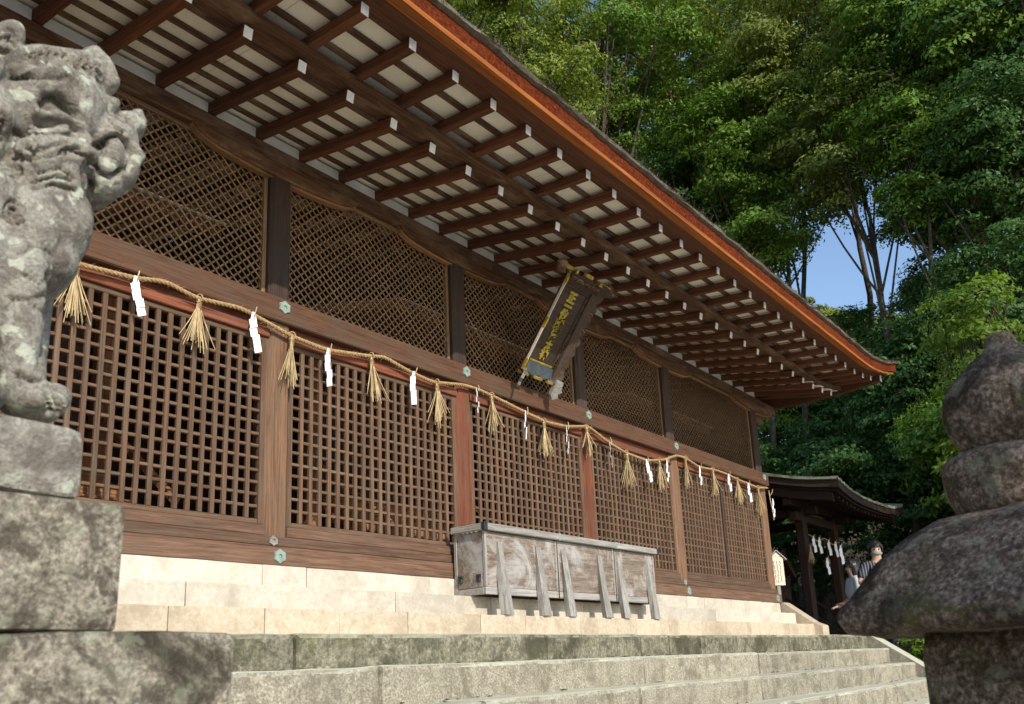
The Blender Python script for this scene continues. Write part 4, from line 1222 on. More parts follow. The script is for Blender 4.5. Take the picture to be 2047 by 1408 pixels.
# sloping hand rail behind the notice board
hr = thing('hand_rail', 'weathered sloping hand rail behind the roofed notice board', 'railing', (11.2, 1.0, -1.22))
beam('rail', (-.9, .5, 1.35), (1.9, -.6, .35), .05, .05, W_GREY, hr)
beam('rail', (-.9, .5, 1.0), (1.9, -.6, .0), .05, .05, W_GREY, hr)
for tt in (0, .5, 1):
    x, y, z = -.9 + 2.8 * tt, .5 - 1.1 * tt, 1.40 - 1.0 * tt
    beam('rail_post', (x, y + .05, 0 if tt < 1 else -.1), (x, y + .05, z), .06, .06, W_GREY, hr, up=(0, 1, 0))
STATUE_E = [[-3.1469,-3.45,0.4431,0.1112,0.0107,-0.0288,-0.1456,0.125],[-3.1973,-3.45,0.4429,0.1047,0.0569,0.0097,-0.1203,0.135],[-3.126,-3.45,0.5511,0.0821,0.015,-0.0121,-0.07,0.115],[-3.0326,-3.45,0.4262,0.0852,0.0035,-0.0187,-0.0759,0.095],[-2.986,-3.45,0.4896,0.0453,-0.0002,-0.0142,-0.0487,0.072],[-2.9633,-3.45,0.5013,0.0349,0.018,0.0027,-0.0449,0.062],[-2.9602,-3.45,0.5379,0.0199,0.0025,-0.0043,-0.0187,0.05],[-3.0825,-3.5,0.4216,0.0173,0.009,0.0014,-0.0197,0.03],[-3.0748,-3.5,0.4246,0.0172,0.0089,0.0013,-0.0195,0.03],[-3.0671,-3.5,0.4276,0.017,0.0088,0.0013,-0.0192,0.03],[-3.0593,-3.5,0.4306,0.0169,0.0087,0.0013,-0.019,0.03],[-3.0515,-3.5,0.4337,0.0167,0.0086,0.0013,-0.0188,0.03],[-3.0436,-3.5,0.4368,0.0166,0.0085,0.0012,-0.0185,0.03],[-3.0361,-3.5,0.438,0.0164,0.0084,0.0012,-0.0183,0.03],[-3.0291,-3.5,0.4365,0.0162,0.0083,0.0012,-0.018,0.03],[-3.0221,-3.5,0.435,0.016,0.0082,0.0011,-0.0178,0.03],[-3.015,-3.5,0.4335,0.0159,0.0081,0.0011,-0.0175,0.03],[-3.008,-3.5,0.432,0.0157,0.0079,0.0011,-0.0173,0.03],[-3.0009,-3.5,0.4304,0.0155,0.0078,0.0011,-0.017,0.03],[-2.9939,-3.5,0.4285,0.0153,0.0077,0.001,-0.0167,0.03],[-2.9887,-3.5,0.4236,0.0151,0.0075,0.001,-0.0165,0.03],[-2.9834,-3.5,0.4186,0.0148,0.0073,0.001,-0.0162,0.03],[-2.9781,-3.5,0.4137,0.0146,0.0072,0.001,-0.0159,0.03],[-2.9727,-3.5,0.4087,0.0144,0.007,0.0009,-0.0156,0.03],[-2.9674,-3.5,0.4038,0.0141,0.0069,0.0009,-0.0153,0.03],[-2.962,-3.5,0.3988,0.0139,0.0067,0.0009,-0.015,0.03],[-3.0703,-3.495,0.4002,0.0116,0.0059,0.0009,-0.0131,0.025],[-3.065,-3.495,0.4032,0.0116,0.0058,0.0009,-0.0131,0.025],[-3.0595,-3.495,0.4063,0.0115,0.0058,0.0009,-0.013,0.025],[-3.0541,-3.495,0.4094,0.0115,0.0058,0.0009,-0.0129,0.025],[-3.0486,-3.495,0.4125,0.0114,0.0058,0.0009,-0.0128,0.025],[-3.0431,-3.495,0.4157,0.0114,0.0058,0.0008,-0.0127,0.025],[-3.0376,-3.495,0.4188,0.0113,0.0057,0.0008,-0.0127,0.025],[-3.0321,-3.495,0.422,0.0113,0.0057,0.0008,-0.0126,0.025],[-3.0266,-3.495,0.4247,0.0112,0.0057,0.0008,-0.0125,0.025],[-3.0219,-3.495,0.4231,0.0112,0.0056,0.0008,-0.0124,0.025],[-3.0172,-3.495,0.4214,0.0111,0.0056,0.0008,-0.0123,0.025],[-3.0125,-3.495,0.4198,0.011,0.0055,0.0008,-0.0122,0.025],[-3.0078,-3.495,0.4181,0.0109,0.0055,0.0008,-0.0121,0.025],[-3.003,-3.495,0.4164,0.0109,0.0054,0.0008,-0.012,0.025],[-2.9983,-3.495,0.4147,0.0108,0.0054,0.0007,-0.0119,0.025],[-2.9935,-3.495,0.413,0.0107,0.0053,0.0007,-0.0118,0.025],[-2.9895,-3.495,0.4103,0.0107,0.0052,0.0007,-0.0117,0.025],[-2.9861,-3.495,0.4063,0.0106,0.0052,0.0007,-0.0116,0.025],[-2.9828,-3.495,0.4023,0.0105,0.0051,0.0007,-0.0115,0.025],[-2.9795,-3.495,0.3983,0.0104,0.0051,0.0007,-0.0113,0.025],[-2.9762,-3.495,0.3942,0.0103,0.005,0.0007,-0.0112,0.025],[-2.9729,-3.495,0.3902,0.0102,0.0049,0.0007,-0.0111,0.025],[-2.9695,-3.495,0.3862,0.0101,0.0049,0.0007,-0.011,0.025],[-2.9662,-3.495,0.3822,0.0101,0.0048,0.0007,-0.0109,0.025],[-3.0083,-3.45,0.361,0.0627,-0.0105,-0.0251,-0.0687,0.085],[-3.024,-3.45,0.2987,0.0412,0.0183,0.0027,-0.0397,0.075],[-3.0499,-3.45,0.3211,0.06,0.0275,0.0045,-0.0657,0.09],[-3.0341,-3.505,0.3645,0.0361,0.0175,0.0027,-0.0408,0.045],[-3.258,-3.51,0.5025,0.0242,0.0145,0.0025,-0.0298,0.045],[-3.2457,-3.51,0.5107,0.0241,0.0145,0.0024,-0.0295,0.045],[-3.2332,-3.51,0.5189,0.024,0.0145,0.0024,-0.0293,0.045],[-3.2206,-3.51,0.5272,0.0239,0.0144,0.0023,-0.029,0.045],[-3.2078,-3.51,0.535,0.0238,0.0143,0.0023,-0.0287,0.045],[-3.1947,-3.51,0.5415,0.0237,0.0143,0.0022,-0.0285,0.045],[-3.1815,-3.51,0.5481,0.0236,0.0142,0.0022,-0.0282,0.045],[-3.1681,-3.51,0.5548,0.0235,0.0141,0.0021,-0.0279,0.045],[-3.1546,-3.51,0.561,0.0234,0.014,0.002,-0.0276,0.045],[-3.141,-3.51,0.5658,0.0232,0.0139,0.002,-0.0273,0.045],[-3.1272,-3.51,0.5706,0.0231,0.0138,0.0019,-0.027,0.045],[-3.1133,-3.51,0.5756,0.0229,0.0137,0.0019,-0.0267,0.045],[-3.2771,-3.545,0.4466,0.0127,0.0075,0.0013,-0.0157,0.025],[-3.271,-3.545,0.4486,0.0127,0.0074,0.0013,-0.0157,0.025],[-3.2648,-3.545,0.4507,0.0127,0.0074,0.0013,-0.0156,0.025],[-3.2586,-3.545,0.4527,0.0127,0.0074,0.0013,-0.0156,0.025],[-3.2523,-3.545,0.4548,0.0127,0.0074,0.0013,-0.0155,0.025],[-3.2461,-3.545,0.4569,0.0127,0.0074,0.0013,-0.0155,0.025],[-3.2398,-3.545,0.459,0.0127,0.0074,0.0013,-0.0155,0.025],[-3.2334,-3.545,0.4611,0.0127,0.0074,0.0012,-0.0154,0.025],[-3.227,-3.545,0.4632,0.0127,0.0074,0.0012,-0.0154,0.025],[-3.2206,-3.545,0.4665,0.0127,0.0074,0.0012,-0.0153,0.025],[-3.2141,-3.545,0.47,0.0127,0.0074,0.0012,-0.0153,0.025],[-3.2076,-3.545,0.4734,0.0127,0.0074,0.0012,-0.0153,0.025],[-3.201,-3.545,0.4769,0.0127,0.0074,0.0012,-0.0152,0.025],[-3.1944,-3.545,0.4804,0.0127,0.0074,0.0012,-0.0152,0.025],[-3.1878,-3.545,0.484,0.0127,0.0074,0.0012,-0.0151,0.025],[-3.1811,-3.545,0.4875,0.0127,0.0074,0.0011,-0.0151,0.025],[-3.1744,-3.545,0.4911,0.0127,0.0074,0.0011,-0.0151,0.025],[-3.1685,-3.545,0.4899,0.0127,0.0073,0.0011,-0.015,0.025],[-3.1625,-3.545,0.4887,0.0127,0.0073,0.0011,-0.0149,0.025],[-3.1565,-3.545,0.4875,0.0127,0.0073,0.0011,-0.0149,0.025],[-3.1505,-3.545,0.4863,0.0126,0.0072,0.0011,-0.0148,0.025],[-3.1444,-3.545,0.485,0.0126,0.0072,0.0011,-0.0148,0.025],[-3.1389,-3.545,0.4829,0.0126,0.0072,0.0011,-0.0147,0.025],[-3.1345,-3.545,0.4783,0.0126,0.0071,0.001,-0.0146,0.025],[-3.1302,-3.545,0.4737,0.0125,0.007,0.001,-0.0145,0.025],[-3.1258,-3.545,0.4691,0.0125,0.007,0.001,-0.0145,0.025],[-3.1215,-3.545,0.4644,0.0124,0.0069,0.001,-0.0144,0.025],[-3.1171,-3.545,0.4598,0.0124,0.0068,0.001,-0.0143,0.025],[-3.1127,-3.545,0.4552,0.0124,0.0068,0.001,-0.0142,0.025],[-3.0934,-3.46,0.6172,0.026,0.0155,0.0021,-0.0301,0.08],[-3.0801,-3.46,0.6117,0.0257,0.0152,0.0021,-0.0297,0.08],[-3.0666,-3.46,0.6062,0.0255,0.0149,0.002,-0.0292,0.08],[-3.0572,-3.46,0.5947,0.0252,0.0145,0.002,-0.0287,0.08],[-3.05,-3.46,0.5797,0.0248,0.0141,0.0019,-0.0282,0.08],[-3.0429,-3.46,0.5648,0.0244,0.0137,0.0018,-0.0276,0.08],[-3.0378,-3.47,0.5098,0.0268,0.0144,0.0018,-0.0273,0.06],[-3.2735,-3.49,0.5541,0.0343,0.0214,0.004,-0.0475,0.05],[-3.3024,-3.47,0.5302,0.0395,0.0243,0.0044,-0.0495,0.06],[-3.1698,-3.548,0.4132,0.0303,-0.0002,-0.0061,-0.0233,0.02],[-3.2207,-3.555,0.3654,0.0091,0.0049,0.0009,-0.0109,0.02],[-3.2159,-3.555,0.3668,0.0091,0.0049,0.0009,-0.0109,0.02],[-3.2111,-3.555,0.3681,0.0091,0.0049,0.0009,-0.0109,0.02],[-3.2063,-3.555,0.3694,0.0091,0.0049,0.0008,-0.0108,0.02],[-3.2015,-3.555,0.3707,0.0091,0.0049,0.0008,-0.0108,0.02],[-3.1966,-3.555,0.3721,0.0091,0.0048,0.0008,-0.0108,0.02],[-3.1918,-3.555,0.3734,0.0091,0.0048,0.0008,-0.0107,0.02],[-3.1869,-3.555,0.3748,0.009,0.0048,0.0008,-0.0107,0.02],[-3.182,-3.555,0.3756,0.009,0.0048,0.0008,-0.0107,0.02],[-3.1772,-3.555,0.3763,0.009,0.0048,0.0008,-0.0106,0.02],[-3.1723,-3.555,0.3771,0.009,0.0048,0.0008,-0.0106,0.02],[-3.1674,-3.555,0.3779,0.009,0.0048,0.0008,-0.0106,0.02],[-3.1625,-3.555,0.3786,0.009,0.0048,0.0008,-0.0105,0.02],[-3.1575,-3.555,0.3794,0.009,0.0047,0.0008,-0.0105,0.02],[-3.1526,-3.555,0.3802,0.009,0.0047,0.0008,-0.0105,0.02],[-3.1477,-3.555,0.3807,0.009,0.0047,0.0008,-0.0104,0.02],[-3.1432,-3.555,0.3795,0.009,0.0047,0.0008,-0.0104,0.02],[-3.1388,-3.555,0.3784,0.0089,0.0047,0.0007,-0.0103,0.02],[-3.1343,-3.555,0.3773,0.0089,0.0047,0.0007,-0.0103,0.02],[-3.1298,-3.555,0.3762,0.0089,0.0046,0.0007,-0.0103,0.02],[-3.1252,-3.555,0.375,0.0089,0.0046,0.0007,-0.0102,0.02],[-3.1207,-3.555,0.3739,0.0089,0.0046,0.0007,-0.0102,0.02],[-3.1161,-3.555,0.3727,0.0088,0.0046,0.0007,-0.0101,0.02],[-3.2316,-3.562,0.3099,0.0119,0.0062,0.0012,-0.0143,0.022],[-3.2256,-3.562,0.3117,0.0118,0.0061,0.0011,-0.0141,0.022],[-3.2196,-3.562,0.3136,0.0117,0.006,0.0011,-0.0139,0.022],[-3.2135,-3.562,0.3154,0.0116,0.006,0.0011,-0.0138,0.022],[-3.2075,-3.562,0.3172,0.0115,0.0059,0.0011,-0.0136,0.022],[-3.2014,-3.562,0.3191,0.0113,0.0058,0.001,-0.0134,0.022],[-3.1953,-3.562,0.3212,0.0112,0.0057,0.001,-0.0132,0.022],[-3.1893,-3.562,0.3257,0.0111,0.0057,0.001,-0.013,0.022],[-3.1834,-3.562,0.3303,0.011,0.0056,0.001,-0.0129,0.022],[-3.1773,-3.562,0.3349,0.0108,0.0056,0.001,-0.0127,0.022],[-3.1713,-3.562,0.3395,0.0107,0.0055,0.0009,-0.0125,0.022],[-3.1652,-3.562,0.3441,0.0106,0.0055,0.0009,-0.0123,0.022],[-3.2272,-3.56,0.266,0.027,0.0133,0.0026,-0.0319,0.032],[-3.2129,-3.56,0.2749,0.0268,0.0132,0.0025,-0.0314,0.032],[-3.1983,-3.56,0.2839,0.0265,0.0131,0.0024,-0.0309,0.032],[-3.1835,-3.56,0.2922,0.0262,0.013,0.0023,-0.0304,0.032],[-3.1682,-3.56,0.2979,0.0259,0.0128,0.0022,-0.0299,0.032],[-3.1528,-3.56,0.3037,0.0256,0.0126,0.0022,-0.0293,0.032],[-3.1378,-3.56,0.3054,0.0252,0.0124,0.0021,-0.0287,0.032],[-3.1234,-3.56,0.3033,0.0248,0.0121,0.002,-0.0281,0.032],[-3.1089,-3.56,0.3011,0.0244,0.0118,0.0019,-0.0275,0.032],[-3.238,-3.568,0.2595,0.0257,0.0127,0.0023,-0.0281,0.03],[-3.1163,-3.54,0.3429,0.0245,0.0122,0.0023,-0.0328,0.03],[-3.2216,-3.555,0.2219,0.0301,0.0141,0.0028,-0.0352,0.035],[-3.2053,-3.555,0.2246,0.0293,0.0137,0.0027,-0.0341,0.035],[-3.1887,-3.555,0.2274,0.0285,0.0133,0.0026,-0.0329,0.035],[-3.1728,-3.555,0.2268,0.0276,0.0127,0.0024,-0.0317,0.035],[-3.1575,-3.555,0.2229,0.0267,0.0122,0.0023,-0.0304,0.035],[-3.1419,-3.555,0.2189,0.0257,0.0116,0.0021,-0.0291,0.035],[-3.1692,-3.51,0.2598,0.0668,0.0312,0.0038,-0.0489,0.07],[-3.2147,-3.55,0.1603,0.0199,0.0088,0.0019,-0.0233,0.03],[-3.2058,-3.55,0.1648,0.0195,0.0086,0.0018,-0.0227,0.03],[-3.1968,-3.55,0.1694,0.0191,0.0084,0.0017,-0.0221,0.03],[-3.1878,-3.55,0.174,0.0186,0.0082,0.0017,-0.0215,0.03],[-3.1787,-3.55,0.1787,0.0181,0.008,0.0016,-0.0209,0.03],[-3.1695,-3.55,0.1834,0.0177,0.0078,0.0016,-0.0203,0.03],[-3.1603,-3.55,0.1878,0.0172,0.0076,0.0015,-0.0197,0.03],[-3.1509,-3.55,0.192,0.0167,0.0074,0.0014,-0.019,0.03],[-3.1414,-3.55,0.1962,0.0162,0.0071,0.0014,-0.0184,0.03],[-3.1318,-3.55,0.2004,0.0157,0.0069,0.0013,-0.0178,0.03],[-3.1222,-3.55,0.2046,0.0152,0.0067,0.0012,-0.0171,0.03],[-3.1806,-3.45,0.2355,0.1094,0.0489,0.0094,-0.1163,0.15],[-3.1454,-3.45,0.1357,0.0928,0.0368,0.0095,-0.1216,0.145],[-3.1406,-3.47,0.149,0.077,0.0312,0.007,-0.0913,0.12],[-3.1545,-3.45,0.0447,0.0776,0.0278,0.0067,-0.0835,0.13],[-3.2114,-3.45,0.0972,0.1047,0.041,0.0128,-0.1524,0.16],[-3.2896,-3.45,-0.0269,0.1267,0.044,0.0152,-0.1657,0.17],[-3.3502,-3.45,-0.1588,0.1176,0.0346,0.0134,-0.1363,0.19],[-3.33,-3.45,0.0047,0.1028,0.038,0.0135,-0.1424,0.17],[-3.2928,-3.45,0.1129,0.0874,0.0362,0.0114,-0.1254,0.16],[-3.3843,-3.57,-0.1835,0.0795,0.0242,0.0111,-0.1137,0.09],[-3.3204,-3.33,-0.0915,0.09,0.0275,0.0126,-0.1288,0.09],[-3.3219,-3.54,0.4105,0.032,0.0187,0.0035,-0.04,0.06],[-3.2687,-3.36,0.5365,0.0351,0.0205,0.0039,-0.0439,0.06],[-3.3441,-3.54,0.3366,0.0311,0.0172,0.0036,-0.039,0.06],[-3.293,-3.36,0.4555,0.0341,0.0188,0.0039,-0.0428,0.06],[-3.3556,-3.54,0.2587,0.0304,0.0157,0.0035,-0.0382,0.06],[-3.3057,-3.36,0.37,0.0334,0.0173,0.0039,-0.0419,0.06],[-3.3571,-3.54,0.1762,0.0301,0.0143,0.0035,-0.0375,0.06],[-3.3073,-3.36,0.2794,0.033,0.0157,0.0038,-0.0412,0.06],[-3.3586,-3.54,0.0956,0.0297,0.013,0.0035,-0.0368,0.06],[-3.3089,-3.36,0.1908,0.0326,0.0142,0.0038,-0.0404,0.06],[-3.2929,-3.54,0.3033,0.0324,0.0169,0.0034,-0.0396,0.06],[-3.2369,-3.36,0.4189,0.0356,0.0186,0.0038,-0.0435,0.06],[-3.3146,-3.54,0.2201,0.0315,0.0153,0.0034,-0.0385,0.06],[-3.2607,-3.36,0.3276,0.0345,0.0168,0.0038,-0.0423,0.06],[-3.3166,-3.54,0.137,0.0311,0.0139,0.0034,-0.0378,0.06],[-3.2628,-3.36,0.2363,0.0341,0.0153,0.0037,-0.0415,0.06],[-3.3073,-3.45,0.3264,0.0887,0.0458,0.0139,-0.1535,0.13],[-3.4289,-3.45,-0.1396,0.0324,0.0102,0.0043,-0.041,0.07],[-3.435,-3.45,-0.1229,0.0317,0.0103,0.0042,-0.0403,0.07],[-3.4411,-3.45,-0.1061,0.031,0.0104,0.0042,-0.0396,0.07],[-3.4472,-3.45,-0.0893,0.0303,0.0104,0.0041,-0.0389,0.07],[-3.4533,-3.45,-0.0726,0.0296,0.0105,0.0041,-0.0382,0.07],[-3.4593,-3.45,-0.0559,0.0289,0.0105,0.004,-0.0375,0.07],[-3.4626,-3.45,-0.0382,0.0284,0.0106,0.0039,-0.0369,0.07],[-3.46,-3.45,-0.0183,0.0279,0.0107,0.0039,-0.0363,0.07],[-3.4573,-3.45,0.0017,0.0275,0.0108,0.0038,-0.0358,0.07],[-3.4546,-3.45,0.0218,0.0271,0.0109,0.0037,-0.0353,0.07],[-3.4519,-3.45,0.0422,0.0266,0.0109,0.0036,-0.0347,0.07],[-3.4487,-3.45,0.0625,0.0262,0.011,0.0036,-0.0342,0.07],[-3.4428,-3.45,0.0827,0.0258,0.0111,0.0035,-0.0336,0.07],[-3.4369,-3.45,0.103,0.0254,0.0111,0.0034,-0.0331,0.07],[-3.4309,-3.45,0.1235,0.025,0.0112,0.0033,-0.0326,0.07],[-3.2316,-3.55,-0.0233,0.0708,0.0252,0.0061,-0.0731,0.075],[-3.2223,-3.56,-0.0406,0.0539,0.0187,0.005,-0.0608,0.058],[-3.2214,-3.5614,-0.0646,0.0518,0.0174,0.0048,-0.0584,0.058],[-3.2204,-3.5627,-0.0885,0.0498,0.0162,0.0046,-0.0561,0.058],[-3.2195,-3.5641,-0.1123,0.0478,0.015,0.0044,-0.0537,0.058],[-3.2189,-3.5655,-0.1359,0.0458,0.0139,0.0042,-0.0514,0.058],[-3.2195,-3.5668,-0.1597,0.0437,0.0128,0.0041,-0.049,0.058],[-3.22,-3.5682,-0.1833,0.0417,0.0117,0.0039,-0.0467,0.058],[-3.2206,-3.5695,-0.2068,0.0397,0.0107,0.0037,-0.0444,0.058],[-3.2198,-3.57,-0.2294,0.0377,0.0098,0.0035,-0.0422,0.058],[-3.2168,-3.57,-0.2514,0.0359,0.0089,0.0033,-0.04,0.058],[-3.2139,-3.57,-0.2733,0.034,0.0081,0.0031,-0.0378,0.058],[-3.2109,-3.57,-0.2951,0.0322,0.0073,0.003,-0.0357,0.058],[-3.1258,-3.35,0.0831,0.0557,0.0198,0.005,-0.0626,0.055],[-3.1245,-3.3475,0.058,0.0541,0.0186,0.0049,-0.0607,0.055],[-3.1232,-3.345,0.0331,0.0525,0.0175,0.0048,-0.0588,0.055],[-3.1218,-3.3425,0.0082,0.0509,0.0164,0.0046,-0.057,0.055],[-3.1205,-3.34,-0.0165,0.0493,0.0154,0.0045,-0.0551,0.055],[-3.12,-3.34,-0.0422,0.0477,0.0144,0.0043,-0.0532,0.055],[-3.1193,-3.34,-0.0678,0.0461,0.0134,0.0042,-0.0514,0.055],[-3.1187,-3.34,-0.0932,0.0445,0.0125,0.004,-0.0495,0.055],[-3.118,-3.34,-0.1185,0.0429,0.0116,0.0039,-0.0477,0.055],[-3.1165,-3.34,-0.1434,0.0414,0.0107,0.0037,-0.0459,0.055],[-3.1139,-3.34,-0.168,0.0399,0.0099,0.0036,-0.0441,0.055],[-3.1112,-3.34,-0.1924,0.0384,0.0091,0.0034,-0.0423,0.055],[-3.1086,-3.34,-0.2168,0.0369,0.0084,0.0033,-0.0406,0.055],[-3.1831,-3.57,-0.3062,0.057,0.0035,-0.0015,-0.0345,0.065],[-3.1514,-3.58,-0.3114,0.0298,0.0064,0.0025,-0.0321,0.05],[-3.0686,-3.34,-0.2201,0.0587,0.0131,0.0032,-0.0412,0.06],[-3.2257,-3.57,-0.2771,0.0318,0.0076,0.0023,-0.0273,0.055],[-3.313,-3.6,-0.3255,0.0697,0.0043,-0.0011,-0.04,0.07],[-3.3445,-3.55,-0.2697,0.0686,0.0174,0.0067,-0.0699,0.09],[-3.2199,-3.3,-0.2326,0.0815,0.005,-0.0012,-0.0468,0.07],[-3.1899,-3.6,-0.276,0.023,0.0055,0.002,-0.0253,0.03],[-3.1885,-3.6,-0.2822,0.0226,0.0053,0.002,-0.0249,0.03],[-3.187,-3.6,-0.2883,0.0223,0.0052,0.0019,-0.0245,0.03],[-3.1856,-3.6,-0.2944,0.0219,0.005,0.0019,-0.024,0.03],[-3.1841,-3.6,-0.3005,0.0215,0.0048,0.0019,-0.0236,0.03],[-3.1827,-3.6,-0.3066,0.0211,0.0047,0.0018,-0.0231,0.03],[-3.2698,-3.585,-0.1531,0.0163,0.005,0.0016,-0.0189,0.03],[-3.2654,-3.585,-0.1595,0.0161,0.0049,0.0016,-0.0187,0.03],[-3.2609,-3.585,-0.1658,0.016,0.0047,0.0016,-0.0185,0.03],[-3.2564,-3.585,-0.1722,0.0158,0.0046,0.0016,-0.0182,0.03],[-3.2519,-3.585,-0.1785,0.0156,0.0045,0.0015,-0.018,0.03],[-3.2474,-3.585,-0.1849,0.0155,0.0044,0.0015,-0.0178,0.03],[-3.2428,-3.585,-0.1913,0.0153,0.0043,0.0015,-0.0175,0.03],[-3.2383,-3.585,-0.1977,0.0151,0.0042,0.0015,-0.0173,0.03],[-3.2339,-3.585,-0.2044,0.015,0.0041,0.0014,-0.017,0.03],[-3.2296,-3.585,-0.211,0.0148,0.004,0.0014,-0.0168,0.03],[-3.2252,-3.585,-0.2177,0.0146,0.0039,0.0014,-0.0166,0.03],[-3.2209,-3.585,-0.2243,0.0144,0.0038,0.0014,-0.0163,0.03],[-3.2165,-3.585,-0.231,0.0143,0.0037,0.0013,-0.0161,0.03],[-3.2121,-3.585,-0.2378,0.0141,0.0036,0.0013,-0.0158,0.03],[-3.2077,-3.585,-0.2445,0.0139,0.0035,0.0013,-0.0156,0.03],[-3.2033,-3.585,-0.2512,0.0137,0.0034,0.0012,-0.0154,0.03],[-3.1989,-3.585,-0.258,0.0135,0.0033,0.0012,-0.0151,0.03],[-3.1944,-3.585,-0.2647,0.0134,0.0032,0.0012,-0.0149,0.03]]
